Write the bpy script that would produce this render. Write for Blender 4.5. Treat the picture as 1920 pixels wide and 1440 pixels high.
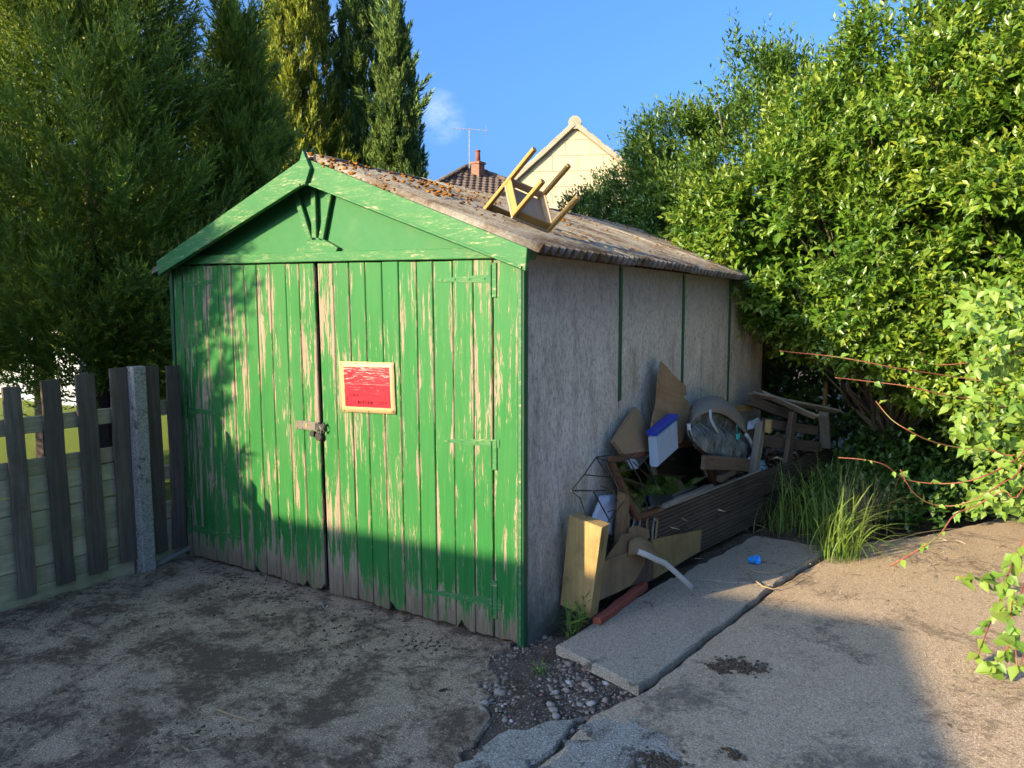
import bpy, bmesh, math, random
import numpy as np
from mathutils import Vector, Matrix, noise as mnoise

for o in list(bpy.data.objects): bpy.data.objects.remove(o)
SC = bpy.context.scene
COL = SC.collection
rnd = random.Random(7)
RS = np.random.RandomState(11)
R = math.radians

# ------------------------------------------------------------------ camera
CAM = np.array([2.045, -3.289, 1.711]); FPX = 1440.0; PITCH = R(5.16); YAW = R(32.9)
cd = bpy.data.cameras.new('camera'); cam = bpy.data.objects.new('camera', cd); COL.objects.link(cam)
cam.location = CAM; cam.rotation_euler = (R(90) - PITCH, 0, YAW)
cd.sensor_width = 36; cd.lens = FPX / 1920 * 36; cd.clip_start = .05; cd.clip_end = 500
SC.camera = cam

# ------------------------------------------------------------------ sky, sun, exposure
SUN_H = np.array([.405, .914]); SUN_EL = R(17.6)          # horizontal direction the light travels, elevation
w = bpy.data.worlds.new('World'); SC.world = w; w.use_nodes = True
wn = w.node_tree; wn.nodes.clear()
sky = wn.nodes.new('ShaderNodeTexSky'); sky.sky_type = 'NISHITA'; sky.sun_disc = False
sky.sun_elevation = SUN_EL; sky.sun_rotation = math.atan2(-SUN_H[0], -SUN_H[1])
sky.altitude = 100; sky.air_density = 1.0; sky.dust_density = 7.0; sky.ozone_density = 9.0
bg = wn.nodes.new('ShaderNodeBackground'); bg.inputs['Strength'].default_value = .15
wo = wn.nodes.new('ShaderNodeOutputWorld')
# a few small wisps of cloud, placed by direction
tc = wn.nodes.new('ShaderNodeTexCoord')
cmap = wn.nodes.new('ShaderNodeMapping'); cmap.inputs['Scale'].default_value = (1, 1, 1.7); wn.links.new(tc.outputs['Generated'], cmap.inputs['Vector'])
cn = wn.nodes.new('ShaderNodeTexNoise'); cn.inputs['Scale'].default_value = 15; cn.inputs['Detail'].default_value = 8; cn.inputs['Roughness'].default_value = .62; wn.links.new(cmap.outputs['Vector'], cn.inputs['Vector'])
def wmath(op, a, b):
    n_ = wn.nodes.new('ShaderNodeMath'); n_.operation = op
    for i, v in enumerate((a, b)):
        if hasattr(v, 'is_output'): wn.links.new(v, n_.inputs[i])
        else: n_.inputs[i].default_value = v
    return n_.outputs[0]
tot = None
for d_, rad_, amp_ in (((-.7, .655, .295), 4.2, .55), ((-.62, .70, .27), 2.2, .8), ((-.585, .745, .235), 2.0, .6), ((-.85, .42, .33), 9., 1.), ((-.3, .75, .75), 12., .5), ((.75, .3, .6), 14., .6), ((.2, -.8, .55), 14., .6), ((-.9, -.3, .5), 12., .6)):
    dv = Vector(d_).normalized(); vm = wn.nodes.new('ShaderNodeVectorMath'); vm.operation = 'DOT_PRODUCT'; wn.links.new(tc.outputs['Generated'], vm.inputs[0]); vm.inputs[1].default_value = dv
    mr_ = wn.nodes.new('ShaderNodeMapRange'); mr_.inputs['From Min'].default_value = math.cos(R(rad_)); mr_.inputs['From Max'].default_value = 1.; mr_.inputs['To Max'].default_value = amp_; wn.links.new(vm.outputs['Value'], mr_.inputs['Value'])
    tot = mr_.outputs['Result'] if tot is None else wmath('MAXIMUM', tot, mr_.outputs['Result'])
cfac = wmath('MULTIPLY', wmath('MULTIPLY', tot, .85), wmath('MULTIPLY', wmath('MAXIMUM', wmath('SUBTRACT', cn.outputs['Fac'], .40), 0.), 3.6))
cfac = wmath('MINIMUM', cfac, .7)
cm = wn.nodes.new('ShaderNodeMixRGB'); cm.inputs['Color2'].default_value = (2.3, 2.6, 3.0, 1)
wn.links.new(cfac, cm.inputs['Fac']); wn.links.new(sky.outputs['Color'], cm.inputs['Color1'])
wn.links.new(cm.outputs['Color'], bg.inputs['Color']); wn.links.new(bg.outputs[0], wo.inputs['Surface'])

sd = bpy.data.lights.new('sun', 'SUN'); sd.energy = 4.5; sd.angle = R(.5); sd.color = (1, .80, .50)
sun = bpy.data.objects.new('sun', sd); COL.objects.link(sun); sun.location = (-6, -12, 8)
ldir = Vector((SUN_H[0] * math.cos(SUN_EL), SUN_H[1] * math.cos(SUN_EL), -math.sin(SUN_EL)))
sun.rotation_euler = ldir.to_track_quat('-Z', 'Y').to_euler()
vs = SC.view_settings; vs.view_transform = 'Standard'; vs.look = 'None'; vs.gamma = 1; vs.use_curve_mapping = False
vs.exposure = 1.68
SC.cycles.use_adaptive_sampling = True; SC.cycles.adaptive_threshold = .02
SC.cycles.max_bounces = 4; SC.cycles.diffuse_bounces = 2; SC.cycles.transparent_max_bounces = 4

# ------------------------------------------------------------------ helpers: points from the calibrated view
_F = np.array([-math.sin(YAW) * math.cos(PITCH), math.cos(YAW) * math.cos(PITCH), -math.sin(PITCH)])
_R = np.array([math.cos(YAW), math.sin(YAW), 0.]); _U = np.cross(_R, _F)
def ray(px, py): return _F + _R * (px - 960) / FPX - _U * (py - 720) / FPX
def at(px, py, d): return CAM + ray(px, py) * d
def onx(px, py, x): d = ray(px, py); return CAM + d * (x - CAM[0]) / d[0]
def ony(px, py, y): d = ray(px, py); return CAM + d * (y - CAM[1]) / d[1]
def onz(px, py, z): d = ray(px, py); return CAM + d * (z - CAM[2]) / d[2]
def V3(*a): return np.array(a, float)
def unit(v): v = np.asarray(v, float); return v / (np.linalg.norm(v) + 1e-12)

# ------------------------------------------------------------------ helpers: objects
def tag(o, label=None, cat=None, group=None, kind=None):
    if label: o['label'] = label
    if cat: o['category'] = cat
    if group: o['group'] = group
    if kind: o['kind'] = kind
    return o
def thing(name, label, cat, loc, group=None):
    o = bpy.data.objects.new(name, None); COL.objects.link(o); o.location = [float(c) for c in loc]
    o.empty_display_size = .1
    return tag(o, label, cat, group)
def world_loc(o):
    v = np.array(o.location)
    while o.parent: o = o.parent; v = v + np.array(o.location)
    return v
class MB:
    """collects shapes in world coordinates, builds one mesh object"""
    def __init__(s): s.v = []; s.f = []; s.uv = []
    def add(s, verts, faces, uvs=None):
        b = len(s.v); s.v += [tuple(map(float, p)) for p in verts]
        for i, f in enumerate(faces):
            s.f.append([b + k for k in f])
            s.uv += (uvs[i] if uvs else [(verts[k][0] + verts[k][1], verts[k][2]) for k in f])
    def beam(s, p0, p1, w, t, side=None, ch=.004, n=1, warp=0., seed=0, jag0=0., jag1=0.):
        """chamfered bar from p0 to p1; w along 'side', t across; uv: u across the face, v along in metres"""
        p0, p1 = np.array(p0, float), np.array(p1, float); d = unit(p1 - p0); L = np.linalg.norm(p1 - p0)
        if side is None: side = V3(0, 0, 1) if abs(d[2]) < .8 else V3(1, 0, 0)
        sd_ = unit(np.array(side, float) - d * np.dot(side, d)); th = np.cross(d, sd_)
        ch = min(ch, w * .3, t * .3); a, b = w / 2, t / 2
        prof = [(-a + ch, -b), (a - ch, -b), (a, -b + ch), (a, b - ch), (a - ch, b), (-a + ch, b), (-a, b - ch), (-a, -b + ch)]
        per = [0.]; 
        for i in range(8):
            q0, q1 = prof[i], prof[(i + 1) % 8]; per.append(per[-1] + math.hypot(q1[0] - q0[0], q1[1] - q0[1]))
        rr = random.Random(seed + 1); ou = rr.random() * 5; ov = rr.random() * 5
        vs_, fs, uv = [], [], []
        for k in range(n + 1):
            f = k / n; off = sd_ * (rr.uniform(-1, 1) * warp) + th * (rr.uniform(-1, 1) * warp)
            for (x, y) in prof:
                j = 0
                if k == 0: j = rr.uniform(0, jag0)
                if k == n: j = -rr.uniform(0, jag1)
                vs_.append(p0 + d * (L * f + j) + sd_ * x + th * y + off)
        for k in range(n):
            for i in range(8):
                i2 = (i + 1) % 8
                fs.append([k * 8 + i, k * 8 + i2, k * 8 + 8 + i2, k * 8 + 8 + i])
                uv.append([(ou + per[i], ov + L * k / n), (ou + per[i + 1], ov + L * k / n), (ou + per[i + 1], ov + L * (k + 1) / n), (ou + per[i], ov + L * (k + 1) / n)])
        fs.append(list(range(7, -1, -1))); uv.append([(prof[i][0] + ou + 9, prof[i][1] + ov) for i in range(7, -1, -1)])
        fs.append([n * 8 + i for i in range(8)]); uv.append([(prof[i][0] + ou + 9, prof[i][1] + ov) for i in range(8)])
        s.add(vs_, fs, uv); return s
    def plate(s, pts, n, t, uvscale=1., ch=0.):
        """polygon pts (3-D, planar) extruded by t along -n (n faces the viewer)"""
        pts = [np.array(p, float) for p in pts]; n = unit(n); N = len(pts)
        nn = np.zeros(3)
        for i in range(N): nn += np.cross(pts[i] - pts[0], pts[(i + 1) % N] - pts[0])
        if np.dot(nn, n) < 0: pts = pts[::-1]
        ax = unit(pts[1] - pts[0]); ay = np.cross(n, ax)
        q = [(np.dot(p - pts[0], ax) * uvscale, np.dot(p - pts[0], ay) * uvscale) for p in pts]
        vs_ = list(pts); fs = []; uv = []
        if ch > 0:
            c = sum(pts) / N
            top = [p + unit(c - p) * ch for p in pts]; vs_ = top + [p - n * ch for p in pts] + [p - n * t for p in pts]
            fs.append(list(range(N))); uv.append(q)
            for r in (0, 1):
                for i in range(N):
                    j = (i + 1) % N; fs.append([r * N + i, r * N + N + i, r * N + N + j, r * N + j]); uv.append([q[i], q[i], q[j], q[j]])
            fs.append([2 * N + i for i in range(N - 1, -1, -1)]); uv.append([q[i] for i in range(N - 1, -1, -1)])
        else:
            vs_ = pts + [p - n * t for p in pts]
            fs.append(list(range(N))); uv.append(q)
            for i in range(N):
                j = (i + 1) % N; fs.append([i, N + i, N + j, j]); uv.append([q[i], (q[i][0], q[i][1] + t), (q[j][0], q[j][1] + t), q[j]])
            fs.append([N + i for i in range(N - 1, -1, -1)]); uv.append([q[i] for i in range(N - 1, -1, -1)])
        s.add(vs_, fs, uv); return s
    def box(s, lo, hi, ch=.003):
        lo, hi = np.array(lo, float), np.array(hi, float); c = (lo + hi) / 2; e = hi - lo
        k = int(np.argmax(e)); ax = np.eye(3)
        sd_ = [1, 2, 0][k]; th = [2, 0, 1][k]
        p0 = c.copy(); p1 = c.copy(); p0[k] = lo[k]; p1[k] = hi[k]
        return s.beam(p0, p1, e[sd_], e[th], ax[sd_], ch, seed=int(abs(c.sum()) * 977) % 9999)
    def tube(s, pts, r, sides=6, r1=None, cap=True):
        pts = [np.array(p, float) for p in pts]; n = len(pts); vs_, fs, uv = [], [], []; L = 0
        up = V3(0, 0, 1) if abs(unit(pts[1] - pts[0])[2]) < .9 else V3(1, 0, 0)
        for k in range(n):
            d = unit(pts[min(k + 1, n - 1)] - pts[max(k - 1, 0)]); x = unit(np.cross(up, d)); y = np.cross(d, x)
            rr = r if r1 is None else r + (r1 - r) * k / (n - 1)
            for i in range(sides):
                a = 2 * math.pi * i / sides; vs_.append(pts[k] + x * math.cos(a) * rr + y * math.sin(a) * rr)
        for k in range(n - 1):
            l2 = L + np.linalg.norm(pts[k + 1] - pts[k])
            for i in range(sides):
                j = (i + 1) % sides
                fs.append([k * sides + i, k * sides + j, k * sides + sides + j, k * sides + sides + i]); uv.append([(i / sides * .1, L), ((i + 1) / sides * .1, L), ((i + 1) / sides * .1, l2), (i / sides * .1, l2)])
            L = l2
        if cap:
            fs.append(list(range(sides - 1, -1, -1))); uv.append([(0, 0)] * sides)
            fs.append([(n - 1) * sides + i for i in range(sides)]); uv.append([(0, 0)] * sides)
        s.add(vs_, fs, uv); return s
    def sheet(s, rows, t=0., n=None):
        """grid of points rows[i][j], optional thickness"""
        m, k = len(rows), len(rows[0]); vs_ = [np.array(p, float) for r_ in rows for p in r_]; fs, uv = [], []
        for i in range(m - 1):
            for j in range(k - 1):
                fs.append([i * k + j, i * k + j + 1, (i + 1) * k + j + 1, (i + 1) * k + j])
                uv.append([(j * .1, i * .1), (j * .1 + .1, i * .1), (j * .1 + .1, i * .1 + .1), (j * .1, i * .1 + .1)])
        if t > 0:
            n = np.array(n, float); b = len(vs_); vs_ += [p - n * t for p in vs_]
            for f, u in list(zip(fs, uv)): fs.append([b + q for q in f[::-1]]); uv.append(u[::-1])
            ring = [j for j in range(k)] + [i * k + k - 1 for i in range(1, m)] + [(m - 1) * k + j for j in range(k - 2, -1, -1)] + [i * k for i in range(m - 2, 0, -1)]
            for a in range(len(ring)):
                p, q = ring[a], ring[(a + 1) % len(ring)]; fs.append([q, p, b + p, b + q]); uv.append([(0, 0), (.1, 0), (.1, .02), (0, .02)])
        s.add(vs_, fs, uv); return s
    def lump(s, c, r, seed=0, sub=1, rough=.25, rot=0.):
        bm = bmesh.new(); bmesh.ops.create_icosphere(bm, subdivisions=sub, radius=1); rr = random.Random(seed)
        o = Vector((rr.random() * 50, rr.random() * 50, rr.random() * 50)); cr_, sr_ = math.cos(rot), math.sin(rot)
        vs_ = []
        for v in bm.verts:
            k = 1 + rough * (mnoise.noise(v.co * 1.3 + o) * 2)
            x, y, z = v.co.x * r[0] * k, v.co.y * r[1] * k, v.co.z * r[2] * k
            vs_.append(np.array(c, float) + V3(x * cr_ - y * sr_, x * sr_ + y * cr_, z))
        fs = [[v.index for v in f.verts] for f in bm.faces]; bm.free()
        s.add(vs_, fs); return s
    def build(s, name, mat, parent=None, smooth=False, kind=None):
        off = world_loc(parent) if parent else np.zeros(3)
        me = bpy.data.meshes.new(name); me.from_pydata([tuple(np.array(p) - off) for p in s.v], [], s.f)
        uvl = me.uv_layers.new(name='UVMap'); uvl.data.foreach_set('uv', np.array(s.uv, np.float32).ravel())
        me.materials.append(mat)
        if smooth: me.polygons.foreach_set('use_smooth', [True] * len(me.polygons))
        me.update()
        o = bpy.data.objects.new(name, me); COL.objects.link(o)
        if parent: o.parent = parent
        if kind: o['kind'] = kind
        return o
def fast_mesh(name, verts, tris, tint, mat, parent=None, smooth=False):
    """big triangle soup with a per-vertex colour attribute 'tint' (0..1 grey in r, g = other)"""
    off = world_loc(parent) if parent else np.zeros(3)
    verts = (np.asarray(verts) - off).astype(np.float32); tris = np.asarray(tris, np.int32)
    me = bpy.data.meshes.new(name); me.vertices.add(len(verts)); me.vertices.foreach_set('co', verts.ravel())
    nt = len(tris); me.loops.add(nt * 3); me.loops.foreach_set('vertex_index', tris.ravel())
    me.polygons.add(nt); me.polygons.foreach_set('loop_start', np.arange(0, nt * 3, 3, dtype=np.int32))
    me.polygons.foreach_set('loop_total', np.full(nt, 3, np.int32))
    if smooth: me.polygons.foreach_set('use_smooth', np.ones(nt, bool))
    a = me.attributes.new('tint', 'FLOAT_COLOR', 'POINT')
    c = np.ones((len(verts), 4), np.float32); c[:, :tint.shape[1]] = tint; a.data.foreach_set('color', c.ravel())
    me.materials.append(mat); me.update(); me.validate()
    o = bpy.data.objects.new(name, me); COL.objects.link(o)
    if parent: o.parent = parent
    return o

# ------------------------------------------------------------------ materials
class NT:
    def __init__(s, name, rough=.8, spec=.3):
        s.m = bpy.data.materials.new(name); s.m.use_nodes = True; s.t = s.m.node_tree
        s.b = s.t.nodes['Principled BSDF']; s.b.inputs['Roughness'].default_value = rough
        s.b.inputs['Specular IOR Level'].default_value = spec
    def n(s, typ, **kw):
        nd = s.t.nodes.new(typ)
        for k, v in kw.items():
            if k in nd.inputs: 
                if hasattr(v, 'is_output'): s.t.links.new(v, nd.inputs[k])
                else: nd.inputs[k].default_value = v
            else: setattr(nd, k, v)
        return nd
    def l(s, a, b): s.t.links.new(a, b)
    def coord(s, kind='Object', scale=(1, 1, 1), loc=(0, 0, 0), rot=(0, 0, 0)):
        if kind == 'World': src = s.n('ShaderNodeNewGeometry').outputs['Position']
        else: src = s.n('ShaderNodeTexCoord').outputs[kind]
        mp = s.n('ShaderNodeMapping'); mp.inputs['Scale'].default_value = scale; mp.inputs['Location'].default_value = loc; mp.inputs['Rotation'].default_value = rot
        s.l(src, mp.inputs['Vector']); return mp.outputs['Vector']
    def noise(s, vec, scale, detail=5, rough=.6, dist=0.):
        nd = s.n('ShaderNodeTexNoise'); nd.inputs['Scale'].default_value = scale; nd.inputs['Detail'].default_value = detail
        nd.inputs['Roughness'].default_value = rough; nd.inputs['Distortion'].default_value = dist; s.l(vec, nd.inputs['Vector']); return nd.outputs['Fac']
    def ramp(s, fac, stops):
        nd = s.n('ShaderNodeValToRGB'); el = nd.color_ramp.elements
        while len(el) < len(stops): el.new(.5)
        for e, (p, c) in zip(el, stops):
            e.position = p; e.color = (c, c, c, 1) if isinstance(c, (int, float)) else (*c, 1)
        s.l(fac, nd.inputs['Fac']); return nd.outputs['Color']
    def mix(s, fac, a, b, typ='MIX'):
        nd = s.n('ShaderNodeMixRGB', blend_type=typ)
        for k, v in (('Fac', fac), ('Color1', a), ('Color2', b)):
            if hasattr(v, 'is_output'): s.l(v, nd.inputs[k])
            elif isinstance(v, (int, float)): nd.inputs[k].default_value = v if k == 'Fac' else (v, v, v, 1)
            else: nd.inputs[k].default_value = (*v, 1)
        return nd.outputs['Color']
    def math(s, op, a, b=0.):
        nd = s.n('ShaderNodeMath', operation=op)
        for i, v in enumerate((a, b)):
            if hasattr(v, 'is_output'): s.l(v, nd.inputs[i])
            else: nd.inputs[i].default_value = v
        return nd.outputs[0]
    def sep(s, vec): 
        nd = s.n('ShaderNodeSeparateXYZ'); s.l(vec, nd.inputs[0]); return nd.outputs
    def col(s, c): 
        if hasattr(c, 'is_output'): s.l(c, s.b.inputs['Base Color'])
        else: s.b.inputs['Base Color'].default_value = (*c, 1)
        return s
    def bump(s, h, strength=.4, dist=.01):
        nd = s.n('ShaderNodeBump'); nd.inputs['Strength'].default_value = strength; nd.inputs['Distance'].default_value = dist
        s.l(h, nd.inputs['Height']); s.l(nd.outputs['Normal'], s.b.inputs['Normal']); return s
    def rnd(s): return s.n('ShaderNodeObjectInfo').outputs['Random']

def mat_plain(name, c, rough=.7, spec=.3, metal=0., var=.25, scale=12):
    m = NT(name, rough, spec); v = m.coord('Object')
    f = m.noise(v, scale, 5); m.col(m.mix(f, tuple(x * (1 - var) for x in c), tuple(x * (1 + var) for x in c)))
    m.b.inputs['Metallic'].default_value = metal; m.bump(f, .15, .003); return m.m

def mat_wood(name, c1, c2, moss=None, mossamt=.5, rough=.85, grain=1., dirt=None):
    """bare weathered wood, grain along uv.v"""
    m = NT(name, rough, .2); uv = m.coord('UV', (38 * grain, 1.6, 1)); uv2 = m.coord('UV', (160 * grain, 5, 1))
    a = m.noise(uv, 1., 6, .65, .6); b = m.noise(uv2, 1., 3, .6)
    g = m.mix(.35, a, b); c = m.ramp(g, [(.3, c1), (.72, c2)])
    rv = m.math('MULTIPLY_ADD', m.rnd(), .35); 
    nd = m.n('ShaderNodeHueSaturation'); m.l(c, nd.inputs['Color']); m.l(m.math('ADD', m.math('MULTIPLY', m.rnd(), .45), .78), nd.inputs['Value']); c = nd.outputs['Color']
    # knots
    kv = m.coord('UV', (9, 2.2, 1)); vo = m.n('ShaderNodeTexVoronoi', feature='F1'); vo.inputs['Scale'].default_value = 1.; m.l(kv, vo.inputs['Vector'])
    k = m.ramp(vo.outputs['Distance'], [(.05, 1.), (.13, 0.)]); c = m.mix(m.math('MULTIPLY', k, .55), c, tuple(x * .35 for x in c1))
    wv = m.coord('World')
    if moss:
        f = m.ramp(m.noise(wv, 7, 6, .7), [(.62 - mossamt * .3, 0.), (.75, 1.)]); c = m.mix(m.math('MULTIPLY', f, .75), c, moss)
    d = m.ramp(m.noise(wv, 3.3, 5, .7), [(.4, 0.), (.75, 1.)]); c = m.mix(m.math('MULTIPLY', d, .45), c, dirt or tuple(x * .45 for x in c1))
    m.col(c); m.bump(g, .5, .004); return m.m

def mat_paint():
    """peeling green paint on boards: uv.u 0..1 across the board, uv.v height in metres (absolute)"""
    m = NT('peeling_green_paint', .6, .2)
    uvn = m.n('ShaderNodeTexCoord').outputs['UV']; u, v, _ = m.sep(uvn)
    wp = m.coord('World', (1, 1, 1)); ro = m.rnd()
    cmb = m.n('ShaderNodeCombineXYZ'); m.l(m.math('ADD', m.math('MULTIPLY', u, .13), m.math('MULTIPLY', ro, 37.)), cmb.inputs[0]); m.l(v, cmb.inputs[1]); m.l(m.math('MULTIPLY', ro, 11.), cmb.inputs[2])
    def mapd(sc): 
        mp = m.n('ShaderNodeMapping'); mp.inputs['Scale'].default_value = sc; m.l(cmb.outputs[0], mp.inputs['Vector']); return mp.outputs['Vector']
    streak = m.noise(mapd((34, 2.6, 1)), 1., 6, .62, .5)      # long flakes
    fine = m.noise(mapd((150, 17, 1)), 1., 5, .7, .3)
    bigp = m.noise(mapd((5, 1.3, 1)), 1., 2, .5)
    edge = m.math('POWER', m.math('ABSOLUTE', m.math('MULTIPLY', m.math('SUBTRACT', u, .5), 2.)), 3.)
    low = m.ramp(v, [(.0, 1.), (.11, .62), (.17, .3), (.26, .0)])  # v scaled by ramp range: first metre
    top = m.ramp(v, [(.0, 0.), (1., 0.)])
    f = m.math('ADD', m.math('MULTIPLY', streak, .75), m.math('MULTIPLY', fine, .34))
    f = m.math('ADD', f, m.math('MULTIPLY', edge, .085))
    f = m.math('ADD', f, m.math('MULTIPLY', m.math('SUBTRACT', bigp, .5), .32))
    f = m.math('ADD', f, m.math('MULTIPLY', m.math('MULTIPLY', low, m.math('ADD', bigp, .3)), .19))
    f = m.math('ADD', f, m.math('MULTIPLY', m.math('SUBTRACT', ro, .5), .07))
    mask = m.ramp(f, [(.625, 0.), (.65, 1.)])
    rim = m.ramp(f, [(.575, 0.), (.625, 1.)])
    grain = m.noise(mapd((70, 1.6, 1)), 1., 5, .6, 1.2)
    green = m.ramp(grain, [(.3, (.009, .100, .017)), (.7, (.015, .138, .024))])
    green = m.mix(m.math('MULTIPLY', m.noise(wp, 2.2, 3), .35), green, (.016, .105, .034))
    # yellowish under-coat where the paint is thin
    fade = m.ramp(m.noise(m.coord('World', (3, 3, 1.1)), 1., 5, .6), [(.42, 0.), (.70, .6)]); green = m.mix(fade, green, (.036, .135, .036))
    green = m.mix(m.math('MULTIPLY', rim, .35), green, (.10, .165, .05))
    wood = m.ramp(m.noise(mapd((95, 4, 1)), 1., 6, .65), [(.3, (.165, .12, .085)), (.7, (.29, .235, .17))])
    damp = m.ramp(v, [(.0, 1.), (.08, .75), (.16, .25), (.3, 0.)])
    wood = m.mix(damp, wood, m.ramp(m.noise(mapd((60, 6, 1)), 1., 6, .7), [(.3, (.075, .055, .036)), (.7, (.19, .15, .10))]))
    # knots
    kv = mapd((7.5, 1.35, 1)); vo = m.n('ShaderNodeTexVoronoi', feature='F1'); vo.inputs['Scale'].default_value = 1.; m.l(kv, vo.inputs['Vector'])
    kn = m.ramp(vo.outputs['Distance'], [(.04, .75), (.07, .2), (.11, 0.)]); green = m.mix(kn, green, (.012, .06, .018))
    c = m.mix(mask, green, wood)
    gr = m.ramp(m.noise(mapd((12, 3, 1)), 1., 6, .75), [(.55, 0.), (.8, 1.)]); c = m.mix(m.math('MULTIPLY', gr, m.math('MULTIPLY', damp, .7)), c, (.05, .09, .03))
    m.col(c)
    m.l(m.ramp(mask, [(0., .55), (1., .9)]), m.b.inputs['Roughness'])
    h = m.math('ADD', m.math('MULTIPLY', mask, -.6), m.math('MULTIPLY', grain, .35)); m.bump(h, .5, .0025)
    return m.m

def mat_trim():
    """smoother green paint with flaking along world position (barge boards, gable, straps)"""
    m = NT('green_trim_paint', .6, .2); v = m.coord('World', (7, 7, 42)); w2 = m.coord('World')
    f = m.math('ADD', m.math('MULTIPLY', m.noise(v, 1., 6, .7, .6), .6), m.math('MULTIPLY', m.noise(m.coord('World', (28, 28, 110)), 1., 5, .7), .42))
    mask = m.ramp(f, [(.60, 0.), (.625, 1.)])
    g = m.mix(m.noise(w2, 5, 5), (.018, .104, .030), (.034, .142, .042)); g = m.mix(m.ramp(f, [(.50, 0.), (.60, .6)]), g, (.135, .19, .075))
    c = m.mix(m.math('MULTIPLY', mask, .9), g, (.30, .265, .165)); m.col(c); m.bump(f, .3, .003); return m.m
def mat_gable():
    m = NT('green_gable_paint', .6, .2); v = m.coord('World'); f = m.noise(v, 22, 6, .7)
    c = m.mix(f, (.017, .105, .030), (.030, .138, .042)); low = m.ramp(m.noise(v, 3, 4), [(.55, 0.), (.8, .5)])
    c = m.mix(low, c, (.10, .15, .06)); m.col(c); m.bump(m.noise(v, 90, 4, .7), .35, .004); return m.m
def mat_green_post():
    m = NT('green_post_paint', .5, .4); v = m.coord('World', (30, 30, 2)); f = m.noise(v, 1., 6, .7)
    m.col(m.mix(m.ramp(f, [(.6, 0.), (.66, 1.)]), (.014, .075, .030), (.14, .15, .09))); m.bump(f, .3, .003); return m.m

def mat_panel():
    m = NT('stained_concrete_panel', .92, .15); v = m.coord('World'); st = m.coord('World', (5, 5, 1.6)); fs = m.coord('World', (75, 75, 32))
    a = m.noise(st, 1., 9, .74, .3); b = m.noise(fs, 1., 5, .8); c = m.ramp(a, [(.32, (.31, .268, .20)), (.48, (.55, .485, .37)), (.66, (.74, .665, .52))])
    c = m.mix(m.ramp(b, [(.46, 0.), (.66, .75)]), c, (.13, .118, .10))
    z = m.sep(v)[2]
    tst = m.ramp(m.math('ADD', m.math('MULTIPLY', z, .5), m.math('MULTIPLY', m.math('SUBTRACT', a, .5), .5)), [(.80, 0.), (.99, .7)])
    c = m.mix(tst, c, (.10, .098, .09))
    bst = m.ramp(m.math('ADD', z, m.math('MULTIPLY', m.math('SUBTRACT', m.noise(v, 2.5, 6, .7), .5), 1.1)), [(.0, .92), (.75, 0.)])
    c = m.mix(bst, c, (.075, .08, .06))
    al = m.ramp(m.noise(m.coord('World', (2.4, 2.4, 1.1)), 1., 4), [(.62, 0.), (.78, .45)]); c = m.mix(al, c, (.17, .19, .07))
    m.col(c); m.bump(m.math('ADD', b, m.math('MULTIPLY', m.noise(v, 170, 3), .6)), .6, .004); return m.m

def mat_concrete(name, c1, c2, speck=(.45, .42, .37), dirt=(.045, .038, .032), dirtamt=.5, dscale=2.2, gravel=150):
    m = NT(name, .95, .1); v = m.coord('World'); a = m.noise(v, 3.5, 7, .65); b = m.noise(v, 95, 4, .7)
    c = m.mix(a, c1, c2); c = m.mix(m.ramp(b, [(.36, .8), (.60, 0.)]), c, tuple(x * .42 for x in c1)); b2 = m.noise(v, 260, 3, .7); c = m.mix(m.ramp(b2, [(.35, .6), (.6, 0.)]), c, tuple(x * .4 for x in c1))
    vo = m.n('ShaderNodeTexVoronoi', feature='F1'); vo.inputs['Scale'].default_value = gravel; m.l(v, vo.inputs['Vector'])
    hs = m.n('ShaderNodeSeparateColor'); m.l(vo.outputs['Color'], hs.inputs[0])
    sp = m.math('MULTIPLY', m.ramp(vo.outputs['Distance'], [(.22, 1.), (.42, 0.)]), m.ramp(hs.outputs[0], [(.60, 0.), (.75, .9)]))
    c = m.mix(sp, c, speck)
    sp2 = m.math('MULTIPLY', m.ramp(vo.outputs['Distance'], [(.3, 1.), (.5, 0.)]), m.ramp(hs.outputs[1], [(.75, 0.), (.85, .6)])); c = m.mix(sp2, c, dirt)
    d = m.math('ADD', m.math('MULTIPLY', m.noise(v, dscale, 8, .78, .4), .72), m.math('MULTIPLY', m.noise(v, 27, 6, .8), .33))
    dm = m.ramp(d, [(.60 - dirtamt * .11, 0.), (.67 - dirtamt * .09, 1.)]); c = m.mix(m.math('MULTIPLY', dm, .85), c, dirt)
    m.col(c)
    h = m.math('ADD', m.math('MULTIPLY', b, .8), m.math('MULTIPLY', vo.outputs['Distance'], -.5)); h = m.math('ADD', h, m.math('MULTIPLY', dm, .6)); m.bump(h, 1., .008); return m.m

def mat_leaf(name, dark, light, tip, trans=.28, rough=.38):
    """tint.r random per leaf, tint.g position (0 inner .. 1 tip)"""
    m = NT(name, rough, .45); at_ = m.n('ShaderNodeAttribute', attribute_name='tint'); sp = m.n('ShaderNodeSeparateColor'); m.l(at_.outputs['Color'], sp.inputs[0])
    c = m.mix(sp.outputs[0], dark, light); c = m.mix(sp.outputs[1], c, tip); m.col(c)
    tr = m.n('ShaderNodeBsdfTranslucent'); hs = m.n('ShaderNodeHueSaturation'); hs.inputs['Value'].default_value = 1.5; hs.inputs['Hue'].default_value = .485; m.l(c, hs.inputs['Color']); m.l(hs.outputs['Color'], tr.inputs['Color'])
    mx = m.n('ShaderNodeMixShader'); mx.inputs[0].default_value = trans; m.l(m.b.outputs[0], mx.inputs[1]); m.l(tr.outputs[0], mx.inputs[2])
    m.l(mx.outputs[0], m.t.nodes['Material Output'].inputs['Surface']); return m.m

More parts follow.
